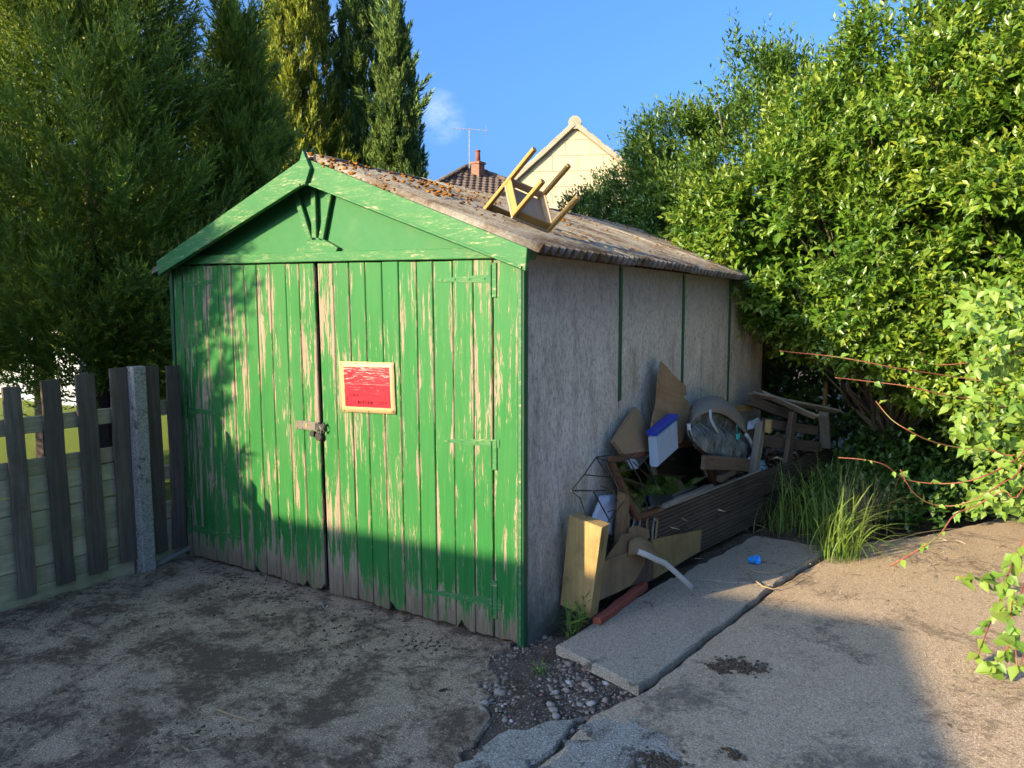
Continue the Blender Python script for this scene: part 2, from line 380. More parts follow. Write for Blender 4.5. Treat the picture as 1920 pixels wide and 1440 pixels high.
M_PAINT = mat_paint(); M_TRIM = mat_trim(); M_GABLE = mat_gable(); M_POST = mat_green_post(); M_PANEL = mat_panel()
M_DARK = mat_plain('dark_void', (.012, .012, .012), .9)
M_STEEL = mat_plain('worn_steel', (.20, .185, .16), .42, .5, .75, .3, 60)
M_BLACK = mat_plain('black_iron', (.018, .018, .018), .45, .5)
M_FENCE = mat_wood('weathered_picket', (.075, .055, .040), (.20, .155, .115), moss=(.10, .115, .075), mossamt=.25)
M_FBOARD = mat_wood('mossy_fence_board', (.30, .24, .13), (.56, .47, .30), moss=(.21, .22, .07), mossamt=.6)
M_PINE = mat_wood('varnished_pine', (.31, .18, .050), (.42, .26, .085), rough=.42, dirt=(.26, .15, .045))
M_PINE2 = mat_wood('pale_plywood_seat', (.33, .21, .12), (.43, .29, .175), rough=.55, dirt=(.28, .18, .10))
M_SLEEPER = mat_wood('yellowed_timber', (.22, .145, .055), (.36, .25, .105), moss=(.13, .12, .035), mossamt=.35)
M_GREYWOOD = mat_wood('grey_weathered_wood', (.13, .115, .09), (.31, .28, .22), moss=(.17, .17, .09), mossamt=.3)
M_BROWNWOOD = mat_wood('brown_old_wood', (.075, .052, .036), (.18, .135, .095), moss=(.10, .10, .06), mossamt=.2)
M_DECK = mat_wood('dark_deck_board', (.05, .038, .026), (.135, .10, .068), moss=(.12, .12, .07), mossamt=.2)
M_PLY = mat_wood('rotting_plywood', (.17, .105, .048), (.31, .20, .10), moss=(.17, .14, .06), mossamt=.15, grain=.35)
M_CHIP = mat_plain('chipboard', (.27, .185, .10), .9, .1, 0, .2, 45)
M_MAHOG = mat_wood('mirror_frame_wood', (.085, .035, .018), (.19, .085, .045), rough=.5)
M_WHITE = mat_plain('dirty_white_sheet', (.46, .49, .55), .6, .3, 0, .12, 14)
M_STRAP = mat_plain('white_strapping', (.44, .41, .35), .45, .4, 0, .18, 20)
M_CONC_POST = mat_concrete('concrete_post', (.42, .38, .32), (.60, .55, .48), dirt=(.07, .065, .055), dirtamt=.25, dscale=14, gravel=110)
M_FORE = mat_concrete('dusty_concrete', (.39, .275, .175), (.58, .43, .295), speck=(.74, .60, .46), dirt=(.075, .050, .034), dirtamt=.95, dscale=2.6)
M_SLAB = mat_concrete('aggregate_concrete', (.50, .365, .225), (.68, .52, .345), speck=(.72, .62, .48), dirt=(.17, .13, .095), dirtamt=.45, dscale=1.7, gravel=130)
M_SLAB2 = mat_concrete('lichen_concrete', (.32, .275, .21), (.60, .53, .43), speck=(.6, .58, .52), dirt=(.045, .04, .032), dirtamt=.45, dscale=6, gravel=120)
M_PAVE = mat_concrete('paving_slab_concrete', (.40, .325, .23), (.56, .47, .35), speck=(.62, .57, .48), dirt=(.08, .075, .06), dirtamt=.1, dscale=4, gravel=190)
M_SOIL = mat_concrete('soil', (.11, .080, .056), (.20, .15, .11), speck=(.36, .31, .25), dirt=(.05, .036, .026), dirtamt=.6, dscale=7, gravel=90)

# ================================================================== SETTING: ground
def slab(name, outline, z, thick, mat, jit=.012, step=.10, seed=0, ch=.010, kind='structure'):
    rr = random.Random(seed); pts = []
    n = len(outline)
    for i in range(n):
        a, b = np.array(outline[i], float), np.array(outline[(i + 1) % n], float); L = np.linalg.norm(b - a)
        k = max(1, min(int(L / step), 60)); nrm = V3(-(b - a)[1], (b - a)[0], 0)[:2] / (L + 1e-9)
        for j in range(k):
            p = a + (b - a) * j / k
            if L < 20: p = p + nrm * (rr.gauss(0, jit) if j else 0)
            pts.append(p)
    area = sum(pts[i][0] * pts[(i + 1) % len(pts)][1] - pts[(i + 1) % len(pts)][0] * pts[i][1] for i in range(len(pts)))
    if area < 0: pts = pts[::-1]
    N = len(pts); nr = []
    for i in range(N):
        t = pts[(i + 1) % N] - pts[i - 1]; nr.append(np.array([-t[1], t[0]]) / (np.linalg.norm(t) + 1e-9))
    m = MB()
    top = [V3(*(pts[i] + nr[i] * ch * rr.uniform(.7, 1.6)), z) for i in range(N)]
    mid = [V3(*pts[i], z - ch * rr.uniform(.6, 1.6)) for i in range(N)]; bot = [V3(*pts[i], z - thick) for i in range(N)]
    fs = [list(range(N))] + [[r * N + i, r * N + N + i, r * N + N + (i + 1) % N, r * N + (i + 1) % N] for r in (0, 1) for i in range(N)]
    m.add(top + mid + bot, fs); o = m.build(name, mat); 
    if kind: o['kind'] = kind
    return o
g = MB(); g.add([(-150, -150, -.09), (150, -150, -.09), (150, 150, -.09), (-150, 150, -.09)], [[0, 1, 2, 3]]); tag(g.build('ground', M_SOIL), kind='structure')
ml = NT('mown_lawn', .9, .1); v_ = ml.coord('World'); ml.col(ml.mix(ml.noise(v_, 30, 5, .7), (.085, .125, .018), (.22, .25, .035))); ml.bump(ml.noise(v_, 160, 4), 1., .02)
g = MB(); g.add([(-60, -12, -.03), (-4.2, -12, -.03), (-4.2, 40, -.03), (-60, 40, -.03)], [[0, 1, 2, 3]]); tag(g.build('lawn', ml.m), kind='structure')
slab('concrete_forecourt', [(-2.86, .3), (-.12, .3), (-.07, -.10), (-.04, -.28), (.12, -.48), (.26, -.74), (.33, -1.06), (.26, -3.0), (.24, -7.5), (-2.80, -7.5)], -.03, .06, M_FORE, .03, .06, seed=1)
slab('concrete_strip', [(.36, -1.10), (.345, -.78), (.47, -.56), (.585, -.455), (.60, -.75), (.575, -1.0), (.60, -3.0), (.33, -3.0)], -.012, .07, M_SLAB2, .014, .06, seed=2)
slab('concrete_drive', [(.615, -.44), (.70, -.20), (.725, -.12), (.885, 1.55), (1.05, 2.55), (1.22, 2.95), (1.55, 3.35), (2.2, 4.6), (6, 5.0), (6, -7.5), (.62, -7.5), (.63, -3.0), (.605, -1.0), (.63, -.75)], -.004, .08, M_SLAB, .005, .08, seed=3)
slab('paving_slab', [(.160, .045), (.695, -.135), (.862, 1.545), (.275, 1.34)], .014, .05, M_PAVE, .004, .08, seed=4, ch=.007)
slab('paving_slab', [(.285, 1.37), (.868, 1.575), (1.02, 2.62), (.46, 2.62)], .008, .05, M_PAVE, .008, .08, seed=5)
# lichen crust patch on the drive in the foreground
slab('concrete_patch', [(.64, -.50), (.78, -.36), (.98, -.50), (1.22, -.62), (1.30, -.95), (1.15, -1.6), (.66, -1.6), (.62, -1.0)], .0, .004, M_SLAB2, .03, .06, seed=6, ch=.003)

# ================================================================== THE GARAGE
L_SHED = 4.46
GAR = thing('garage', 'green wooden double-door garage with grey concrete panel side and mossy roof', 'garage', (-1.46, 0, 0))
def zl(x): return 1.993 - .0224 * x
def xs_(x, z): return x + .04 * max(0, 1 - abs(x + 1.47) / 1.4) * (1 - min(1, max(0, z / 2.)))
def board(parent, x0, x1, zt0, zt1, zb, y, seed, jag=.02, name='board', mat=M_PAINT, t=.02, rot=.0):
    rr = random.Random(seed); c = .0045
    xsn = [x0, x0 + c] + [x0 + c + (x1 - x0 - 2 * c) * k / 4 + rr.uniform(-.006, .006) for k in (1, 2, 3)] + [x1 - c, x1]
    ys = [y + .005] + [y] * 5 + [y + .005]
    zb_ = [zb + rr.uniform(-.3, 1) * jag for _ in xsn]
    if rr.random() < rot: k = rr.choice([1, 2, 4, 5]); zb_[k] += rr.uniform(.03, .055); zb_[min(6, k + 1)] += .02
    zt = [zt0 + (zt1 - zt0) * (x - x0) / (x1 - x0) for x in xsn]; n = 7
    vs_, fs, uv = [], [], []
    for k in range(n): vs_.append((xs_(xsn[k], zb_[k]), ys[k], zb_[k]))
    for k in range(n): vs_.append((xs_(xsn[k], zt[k]), ys[k], zt[k]))
    for k in range(n): vs_.append((xs_(xsn[k], zb_[k]), y + t, zb_[k]))
    for k in range(n): vs_.append((xs_(xsn[k], zt[k]), y + t, zt[k]))
    U = [(x - x0) / (x1 - x0) for x in xsn]
    for k in range(n - 1):
        fs.append([k, k + 1, n + k + 1, n + k]); uv.append([(U[k], zb_[k]), (U[k + 1], zb_[k + 1]), (U[k + 1], zt[k + 1]), (U[k], zt[k])])
        fs.append([2 * n + k + 1, 2 * n + k, k, k + 1][::-1]); uv.append([(U[k], 0)] * 4)
    fs.append([0, n, 3 * n, 2 * n]); uv.append([(0, zb), (0, zt0), (0, zt0), (0, zb)])
    fs.append([n - 1, 3 * n - 1, 4 * n - 1, 2 * n - 1]); uv.append([(1, zb), (1, zb), (1, zt1), (1, zt1)])
    fs.append([n + k for k in range(n)] + [3 * n + k for k in range(n - 1, -1, -1)]); uv.append([(.5, zt0)] * (2 * n))
    m = MB(); m.add(vs_, fs, uv); return m.build(name, mat, parent)
def strap(parent, a, b, w0, w1, y, plate=None):
    """tapered strap hinge between two points on the door face, knuckle plate optional"""
    a, b = V3(a[0], y, a[1]), V3(b[0], y, b[1]); d = unit(b - a); u = np.cross(V3(0, 1, 0), d)
    pts = [a + u * w0 / 2, a - u * w0 / 2, b - u * w1 / 2, b + d * w1 * .4, b + u * w1 / 2]
    m = MB(); m.plate(pts, (0, -1, 0), .006, ch=.0015)
    for f in (.12, .4, .68, .93):
        p = a + (b - a) * f; m.lump(p + V3(0, -.0015, 0), (.006, .0035, .006), int(f * 99), 1, .05)
    if plate:
        x, z0, z1 = plate; m.box((x - .014, y - .004, z0), (x + .014, y + .004, z1), .002)
        m.tube([(x + (-.02 if b[0] < x else .02), y - .004, z0 + .01), (x + (-.02 if b[0] < x else .02), y - .004, z1 - .01)], .007, 8)
    return m.build('strap_hinge', M_TRIM, parent)

DY = 0.0
def door(x0, x1, n, seed, label):
    d = bpy.data.objects.new('door', None); COL.objects.link(d); d.parent = GAR; d.location = ((x0 + x1) / 2 + 1.46, 0, 0); d['label'] = label
    m = MB(); m.plate([(xs_(x0 + .01, .03), .028, .04), (xs_(x1 - .01, .03), .028, .04), (x1 - .01, .028, zl(x1) - .02), (x0 + .01, .028, zl(x0) - .02)], (0, -1, 0), .012); m.build('backing', M_DARK, d)
    rr = random.Random(seed); e = [x0 + (x1 - x0) * k / n + (rr.uniform(-.008, .008) if 0 < k < n else 0) for k in range(n + 1)]
    for k in range(n):
        a, b = e[k] + .0022, e[k + 1] - .0022
        board(d, a, b, zl(a) - .006 - rr.uniform(0, .004), zl(b) - .006 - rr.uniform(0, .004), -.012 + rr.uniform(-.006, .008), DY + rr.uniform(-.0015, .0015), seed * 50 + k, .008, rot=.22)
    return d
DL = door(-2.825, -1.512, 10, 3, 'left door leaf with steel hasp, shaded along its hinge side')
DR = door(-1.484, -.205, 10, 5, 'right door leaf with the red notice')
# hinges (measured on the door face)
def P(px, py): p = ony(px, py, -.004); return (p[0], p[2])
strap(DL, P(343, 534), P(397, 528), .042, .022, -.004, (-2.842, 1.90, 2.02))
strap(DL, P(352, 769), P(410, 775), .042, .020, -.004, (-2.842, .98, 1.16))
strap(DL, P(362, 990), P(450, 1009), .048, .024, -.004, (-2.842, .14, .34))
strap(DR, P(921, 522), P(823, 525), .044, .018, -.004, (-.188, 1.80, 1.975))
strap(DR, P(936, 832), P(834, 826), .044, .016, -.004, (-.188, .90, 1.06))
strap(DR, P(940, 1133), P(795, 1108), .052, .022, -.004, (-.188, .095, .30))
# frame boards, corner post
fr = board(GAR, -.198, -.045, 1.99, 1.985, -.012, .0, 901, .012, 'frame_board')
m = MB(); m.box((-.043, -.012, -.02), (-.004, .03, 1.99), .004); m.build('corner_post', M_POST, GAR)
m = MB(); m.box((-.030, -.020, .0), (-.014, -.0125, 1.96), .003); m.build('corner_bead', M_TRIM, GAR)
board(GAR, -2.93, -2.832, 2.055, 2.055, -.03, .0, 902, .012, 'frame_board')
m = MB(); m.box((-2.965, -.010, -.03), (-2.933, .04, 2.03), .004); m.build('corner_post', M_POST, GAR)
# gable panel, lintel, barge boards
GY = .02
apx = ony(570, 300, -.11); bl0, bl1 = ony(293, 490, -.11), ony(296, 515, -.11); br0, br1 = ony(988, 465, -.11), ony(985, 503, -.11)
ax, az = apx[0], apx[2]
m = MB(); m.plate([(-2.93, GY, zl(-2.93) + .01), (-.02, GY, zl(-.02) + .01), (-.02, GY, 2.045), (-1.50, GY, 2.60), (-2.93, GY, 2.10)], (0, -1, 0), .02); m.build('gable_panel', M_GABLE, GAR)
m = MB(); m.beam((-2.93, -.004, zl(-2.93) + .032), (-.03, -.004, zl(-.03) + .028), .058, .034, (0, 0, 1), .004, 6, .0015, 3); m.build('lintel_trim', M_TRIM, GAR)
for sx, (e0, e1) in ((-1, (bl0, bl1)), (1, (br0, br1))):
    m = MB(); x_ = ax - .004 if sx < 0 else ax + .004
    m.plate([(x_, -.11, az + .012), (e0[0], -.11, e0[2]), (e1[0], -.11, e1[2] - .012), (x_, -.11, az - .135)], (0, -1, 0), .024, ch=.003); m.build('barge_board', M_TRIM, GAR)
    m = MB(); q0 = V3(x_, -.05, az - .02); q1 = V3(e0[0] * .985, -.05, e0[2] - .03); m.beam(q0, q1, .05, .07, (0, 0, 1)); m.build('soffit_batten', M_POST, GAR)
    # thin flaking bead along the lower edge
    m = MB(); m.beam((x_ + sx * .03, -.115, az - .128 - .03 * .38), (e1[0] - sx * .02, -.115, e1[2] + .004), .014, .008, (0, 0, 1), .002); m.build('barge_bead', M_TRIM, GAR)
fx = [ony(*p, -.137) for p in ((567, 281), (581, 315), (571, 348), (557, 315))]
m = MB(); m.plate(fx, (0, -1, 0), .024, ch=.003); m.build('finial', M_TRIM, GAR)
def G(px, py, y): return ony(px, py, y)
m = MB(); m.plate([G(555, 474, -.012), G(629, 474, -.012), G(633, 464, -.012), G(612, 452, -.012), G(600, 446, -.012), G(584, 445, -.012), G(573, 455, -.012), G(556, 466, -.012)], (0, -1, 0), .034, ch=.004); m.build('sunburst_base', M_TRIM, GAR)
for (a, b) in (((553, 356), (582, 450)), ((588, 338), (591, 450)), ((621, 352), (603, 450))):
    p0, p1 = G(*a, -.001), G(*b, -.001); m = MB(); m.beam(p0, p1, .040, .022, (1, 0, 0), .003); m.build('sunburst_slat', M_TRIM, GAR)
# hasp on the left leaf; padlock hangs from it
h0, h1 = P(556, 790), P(600, 806)
hz = (h0[1] + h1[1]) / 2; hx0, hx1 = h0[0], h1[0] + .02
m = MB(); m.box((hx0, -.010, hz - .028), (hx1 - .03, -.002, hz + .028), .003)
for kx in (.015, .06): 
    for kz in (-.018, .018): m.lump((hx0 + kx, -.011, hz + kz), (.005, .003, .005), 3, 1, .02)
hasp = m.build('hasp_plate', M_STEEL, DL)
m = MB(); m.box((hx1 - .045, -.022, hz - .02), (hx1 + .03, -.012, hz + .022), .004); m.tube([(hx1 + .03, -.02, hz - .03), (hx1 + .055, -.03, hz - .005), (hx1 + .03, -.02, hz + .03)], .008, 8); m.build('hasp_staple', M_BLACK, DR)
PAD = thing('padlock', 'small dark padlock hanging from the hasp between the garage doors', 'padlock', (hx1 - .01, -.03, hz - .085))
m = MB(); c = V3(hx1 - .012, -.03, hz - .058)
m.plate([c + V3(math.cos(a) * .03 * (1 if math.cos(a) > 0 else 1), 0, math.sin(a) * .026) for a in np.linspace(0, 2 * math.pi, 14)[:-1]], (0, -1, 0), .022, ch=.004); m.build('body', M_BLACK, PAD)
m = MB(); m.tube([c + V3(-.016, .01, .015), c + V3(-.017, .01, .05), c + V3(-.008, .01, .066), c + V3(.008, .01, .066), c + V3(.017, .01, .05), c + V3(.016, .01, .015)], .0045, 6); m.build('shackle', M_STEEL, PAD)
m = MB(); m.box((c[0] - .075, -.028, hz - .062), (c[0] - .04, -.006, hz - .03), .004); m.build('lock_case', M_BLACK, PAD)
m = MB(); m.plate([(hx0 + .09, -.0125, hz - .010), (hx0 + .105, -.0125, hz - .010), (hx0 + .105, -.0125, hz + .012), (hx0 + .09, -.0125, hz + .012)], (0, -1, 0), .002); m.build('slot_plate', mat_plain('brass', (.5, .33, .12), .4, .5, .8), hasp)

# side walls of concrete panels with green cover strips
joints = [.03, 1.121, 2.219, 3.345, L_SHED]
for k in range(4):
    a, b = joints[k] + (.003 if k == 0 else .012), joints[k + 1] - .012
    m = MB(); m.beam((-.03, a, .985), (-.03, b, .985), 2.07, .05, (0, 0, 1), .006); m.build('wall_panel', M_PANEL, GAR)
    if k: 
        zb = 1.16 if k == 1 else .0
        m = MB(); m.beam((-.002, joints[k], zb), (-.002, joints[k], 2.0), .034, .016, (0, 1, 0), .003, 5, .0015, k, jag0=.02); m.build('cover_strip', M_POST, GAR)
m = MB(); rr = random.Random(5)
for k in range(26): m.lump((-.008, 1.121 + rr.uniform(-.008, .008), .05 + k * .042 + rr.uniform(-.01, .01)), (.012, rr.uniform(.006, .014), rr.uniform(.012, .03)), k, 1, .35)
tag(m.build('joint_mortar', M_PANEL, GAR), kind='stuff')
for k in range(4):
    a, b = joints[k] + .01, joints[k + 1] - .012
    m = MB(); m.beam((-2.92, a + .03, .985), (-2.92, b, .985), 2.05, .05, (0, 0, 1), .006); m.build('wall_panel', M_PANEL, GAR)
for k in range(3):
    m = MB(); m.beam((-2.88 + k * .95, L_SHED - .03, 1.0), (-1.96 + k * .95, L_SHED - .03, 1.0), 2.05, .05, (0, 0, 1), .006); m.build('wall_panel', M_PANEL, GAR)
m = MB(); m.plate([(-2.93, L_SHED - .01, 2.03), (-.02, L_SHED - .01, 2.03), (-1.5, L_SHED - .01, 2.60)], (0, 1, 0), .02); m.build('gable_panel', M_PANEL, GAR)
m = MB(); m.plate([(-2.9, .05, .0), (-.06, .05, .0), (-.06, L_SHED, .0), (-2.9, L_SHED, .0)], (0, 0, 1), .02); m.build('garage_floor', M_SOIL, GAR)

# corrugated roof
mr = NT('mossy_cement_roof', .95, .1); v_ = mr.coord('World'); a_ = mr.noise(v_, 9, 6, .7); b_ = mr.noise(v_, 60, 5, .75)
c_ = mr.mix(a_, (.12, .105, .08), (.36, .33, .265)); c_ = mr.mix(mr.ramp(b_, [(.48, 0.), (.72, .6)]), c_, (.055, .045, .033))
c_ = mr.mix(mr.ramp(mr.noise(v_, 4.5, 6, .75), [(.46, 0.), (.60, .85)]), c_, (.085, .048, .022)); mr.col(c_); mr.bump(b_, .8, .008); M_ROOF = mr.m
mo = NT('moss_clumps', 1., .05); v_ = mo.coord('World'); c_ = mo.ramp(mo.noise(v_, 3.1, 4, .6), [(.32, (.07, .045, .028)), (.40, (.22, .085, .020)), (.50, (.46, .17, .018)), (.72, (.22, .16, .04))])
c_ = mo.mix(mo.ramp(mo.noise(v_, 34, 5, .75), [(.35, 0.), (.7, .9)]), c_, (.05, .03, .018)); mo.col(c_); mo.bump(mo.noise(v_, 140, 4, .7), 1., .01); M_MOSS = mo.m
RIDGE_X, RIDGE_Z = -1.50, 2.645
EAVES = {1: (.125, 2.028), -1: (-3.07, 2.045)}
def roof_pt(sx, f, y):
    ex, ez = EAVES[sx]; return V3(RIDGE_X + (ex - RIDGE_X) * f, y, RIDGE_Z + (ez - RIDGE_Z) * f)
def corr(y): return .026 * math.sin(2 * math.pi * y / .076)
for sx in (1, -1):
    nrm = unit(np.cross(roof_pt(sx, 1, 0) - roof_pt(sx, 0, 0), V3(0, sx * -1, 0))); nrm = nrm if nrm[2] > 0 else -nrm
    ys0 = [-.085, .99, 2.09, 3.20, 4.62]
    for k in range(4):
        rr = random.Random(k + 10 * sx); y0, y1 = ys0[k], ys0[k + 1] + (.05 if k < 3 else 0); n = int((y1 - y0) / .0108)
        fe = 1 + rr.uniform(-.008, .012); rows = []
        for f in (.0, .25, .5, .75, fe):
            rows.append([roof_pt(sx, f, y0 + (y1 - y0) * j / n) + nrm * (corr(y0 + (y1 - y0) * j / n) + .006 * (k % 2) + .004 * math.sin(7 * f + k) - (.035 if sx < 0 else 0)) for j in range(n + 1)])
        m = MB(); m.sheet(rows, .007, nrm); m.build('roof_sheet', M_ROOF, GAR, True)
m = MB(); rows = []
for y in np.linspace(.02, 4.64, 30):
    rows.append([V3(RIDGE_X + dx, y, RIDGE_Z + .030 - abs(dx) * .38 - (.004 if abs(dx) < .02 else 0) + .004 * math.sin(y * 9)) for dx in (-.11, -.06, -.02, .02, .06, .11)])
m.sheet(rows, .008, (0, 0, 1)); m.build('ridge_cap', mat_plain('dark_ridge', (.05, .047, .045), .8, .2, 0, .3, 20), GAR, True)
# moss cushions on the right-hand slope (real lumps, too many to count)
ICO = {}
def ico(sub):
    if sub not in ICO:
        bm = bmesh.new(); bmesh.ops.create_icosphere(bm, subdivisions=sub, radius=1); ICO[sub] = (np.array([v.co[:] for v in bm.verts]), np.array([[v.index for v in f.verts] for f in bm.faces])); bm.free()
    return ICO[sub]
def lumps(name, cs, rs, mat, parent=None, sub=1, rough=.35, seed=0, squash_rot=True):
    bv, bf = ico(sub); r_ = np.random.RandomState(seed); n = len(cs); nv = len(bv)
    v = bv[None] * (1 + rough * r_.uniform(-1, 1, (n, nv, 1))) * np.asarray(rs)[:, None, :]
    a = r_.uniform(0, 6.28, n); ca, sa = np.cos(a)[:, None], np.sin(a)[:, None]
    x = v[..., 0] * ca - v[..., 1] * sa; y = v[..., 0] * sa + v[..., 1] * ca
    v = np.stack([x, y, v[..., 2]], -1) + np.asarray(cs)[:, None, :]
    f = bf[None] + (np.arange(n) * nv)[:, None, None]; t = np.repeat(r_.uniform(0, 1, (n, 1)), nv, 0)
    return fast_mesh(name, v.reshape(-1, 3), f.reshape(-1, 3), np.hstack([t, t * 0, t * 0]), mat, parent, True)
cs, rs = [], []
rr = random.Random(31)
while len(cs) < 6800:
    f, y = rr.uniform(.03, .99), rr.uniform(-.09, 4.5)
    d = mnoise.noise(Vector((f * 3.2, y * 1.6, 3.3))) + .5 * mnoise.noise(Vector((f * 9, y * 5, 8.))) - .28 * f + (.55 if f < .45 and y < 1.6 else 0)
    if d < rr.uniform(-.25, .42): continue
    yy = round(y / .076 - .75) * .076 + .75 * .076 + rr.gauss(0, .010) if rr.random() < .8 else y
    s_ = rr.uniform(.004, .0115) * (1.5 if d > .35 else 1)
    p = roof_pt(1, f, yy); cs.append(p + V3(0, 0, corr(yy) + .008)); rs.append((s_ * rr.uniform(.8, 1.8), s_, s_ * rr.uniform(.45, .8)))
tag(lumps('moss', cs, rs, M_MOSS, GAR, 1, .3, 4), kind='stuff')

# ================================================================== RED NOTICE pinned on the right leaf
mn = NT('red_notice_print', .3, .5); uvn = mn.n('ShaderNodeTexCoord').outputs['UV']
u_, v2_, _ = mn.sep(uvn)
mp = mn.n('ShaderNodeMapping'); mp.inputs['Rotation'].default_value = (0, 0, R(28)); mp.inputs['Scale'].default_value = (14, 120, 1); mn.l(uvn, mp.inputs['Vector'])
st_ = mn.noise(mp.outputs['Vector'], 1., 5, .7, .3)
glare_scuff = mn.ramp(mn.math('ADD', st_, mn.math('MULTIPLY', mn.ramp(v2_, [(.05, 0.), (.26, 1.)]), .16)), [(.66, 0.), (.74, .85)])  # slanting pale streaks: film glare painted into the colour, together with scuffs
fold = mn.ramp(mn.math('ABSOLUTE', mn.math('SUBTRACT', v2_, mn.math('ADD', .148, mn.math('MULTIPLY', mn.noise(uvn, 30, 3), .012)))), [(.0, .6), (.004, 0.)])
c_ = mn.mix(mn.noise(uvn, 9, 3), (.26, .008, .018), (.34, .014, .028)); c_ = mn.mix(glare_scuff, c_, (.48, .33, .29)); c_ = mn.mix(fold, c_, (.42, .16, .15)); mn.col(c_)
mb_ = NT('cream_notice_card', .4, .5); v_ = mb_.coord('World', (30, 30, 6)); mb_.col(mb_.mix(mb_.noise(v_, 1., 4), (.30, .215, .095), (.40, .31, .16)))
nb = [ony(*p, -.010) for p in ((635, 677), (738, 680), (742, 777), (642, 772))]
nr = [ony(*p, -.0135) for p in ((643, 687.5), (729, 689), (732, 766), (647, 761.5))]
NOT = thing('notice', 'red notice with cream border pinned to the green garage door', 'notice', nb[3])
def bil(q, u, v): return (q[3] * (1 - u) + q[2] * u) * (1 - v) + (q[0] * (1 - u) + q[1] * u) * v
def wavy(q, y, n=10, amp=.004, seed=0):
    rows = []
    for i in range(n + 1):
        row = []
        for j in range(n + 1):
            u, v = j / n, i / n; p = bil(q, u, v); ed = (u in (0, 1)) or (v in (0, 1))
            k = amp * (mnoise.noise(Vector((u * 4, v * 4, seed))) - .2)
            if ed: p = p + V3(.0035 * mnoise.noise(Vector((v * 5 + 3, u, seed))), 0, .003 * mnoise.noise(Vector((u * 5, v, seed + 7))))
            p[1] = y - abs(k); row.append(p)
        rows.append(row)
    return rows
rowsb = wavy(nb, -.0085, seed=1); m = MB(); m.sheet(rowsb, .001, (0, -1, 0)); m.build('border_card', mb_.m, NOT, True)
m = MB(); rowsr = wavy(nr, -.0098, seed=1); n = 10
base = len(m.v); m.v = [tuple(p) for r_ in rowsr for p in r_]
for i in range(n):
    for j in range(n):
        m.f.append([i * 11 + j, i * 11 + j + 1, (i + 1) * 11 + j + 1, (i + 1) * 11 + j]); m.uv += [(j / n * .3, i / n * .27), ((j + 1) / n * .3, i / n * .27), ((j + 1) / n * .3, (i + 1) / n * .27), (j / n * .3, (i + 1) / n * .27)]
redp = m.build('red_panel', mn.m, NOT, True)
for p in ((639, 683), (666, 681), (690, 680.5), (733, 686), (645, 769), (691, 771.5), (737, 772)):
    q = ony(*p, -.0155); m = MB(); m.lump(q, (.0032, .003, .0032), 1, 1, 0); m.build('pin', M_BLACK, NOT)
# faded handwriting: pen strokes as they can still be made out
INK = mat_plain('faded_ink', (.09, .006, .012), .6)
GL = {'P': [[(0, 0), (0, 1), (.6, .9), (.6, .55), (0, .5)]], 'L': [[(0, 1), (0, 0), (.6, 0)]], 'E': [[(.6, 1), (0, 1), (0, 0), (.6, 0)], [(0, .5), (.5, .5)]], 'A': [[(0, 0), (.3, 1), (.6, 0)], [(.1, .4), (.5, .4)]],
      'S': [[(.6, .9), (.1, .9), (.1, .55), (.55, .45), (.5, .05), (0, .05)]], 'M': [[(0, 0), (.05, 1), (.35, .4), (.6, 1), (.65, 0)]], 'I': [[(.2, 0), (.2, 1)]], 'K': [[(0, 0), (0, 1)], [(.55, 1), (0, .5), (.55, 0)]],
      'R': [[(0, 0), (0, 1), (.55, .85), (.5, .55), (0, .5), (.55, 0)]], 'T': [[(0, 1), (.6, 1)], [(.3, 1), (.3, 0)]], '-': [[(0, .6), (.5, .65)]], '<': [[(.6, 1), (0, .5), (.55, .1)]], '.': [[(.2, .1), (.3, .0)]]}
m = MB(); rr = random.Random(2)
for txt, u0, v0, h, wd in (('LEAS.-', .13, .27, .055, .05), ('-.-T--', .48, .27, .035, .055), ('<', .04, .17, .05, .07), ('MIKERM', .30, .07, .085, .058), ('-TTT', .70, .09, .05, .062)):
    for k, chh in enumerate(txt):
        for stg in GL[chh]:
            pts = []
            for (x, y) in stg:
                p = bil(nr, u0 + wd * k + x * wd * .9 + rr.uniform(-.003, .003), v0 + y * h + rr.uniform(-.006, .006)); p[1] = -.0150; pts.append(p)
            m.tube(pts, .0016, 3)
tag(m.build('handwriting', INK, redp), kind='stuff')

# ================================================================== FENCE beside the garage
FX = -2.87
def fp(px, py, x=FX): return onx(px, py, x)
FEN = thing('fence', 'dark weathered picket fence over mossy horizontal boards, left of the concrete post', 'fence', (FX, -1.2, 0))
def zoomf(x, y): return (x / 2.769, 640 + y / 2.769)
pk = [((57, 235), (147, 1325), 100), ((257, 200), (345, 1254), 105), ((437, 170), (515, 1198), 105), ((612, 138), (672, 1140), 96)]
for i, (a, b, wpx) in enumerate(pk):
    p0 = fp(*zoomf(*b)); p1 = fp(*zoomf(*a)); m = MB(); wy = abs(fp(zoomf(a[0] + wpx / 2, a[1])[0], zoomf(*a)[1])[1] - fp(zoomf(a[0] - wpx / 2, a[1])[0], zoomf(*a)[1])[1])
    m.beam(p0, p1, wy * .97, .019, (0, 1, 0), .004, 5, .002, 40 + i); m.build('picket', M_FENCE, FEN)
for k, y in enumerate((-1.62, -1.92, -2.22)):
    m = MB(); m.beam((FX, y, .05), (FX, y - .05, 1.17), .125, .019, (0, 1, 0), .004, 5, .002, 60 + k); m.build('picket', M_FENCE, FEN)
rr = random.Random(8); z = -.05; k = 0
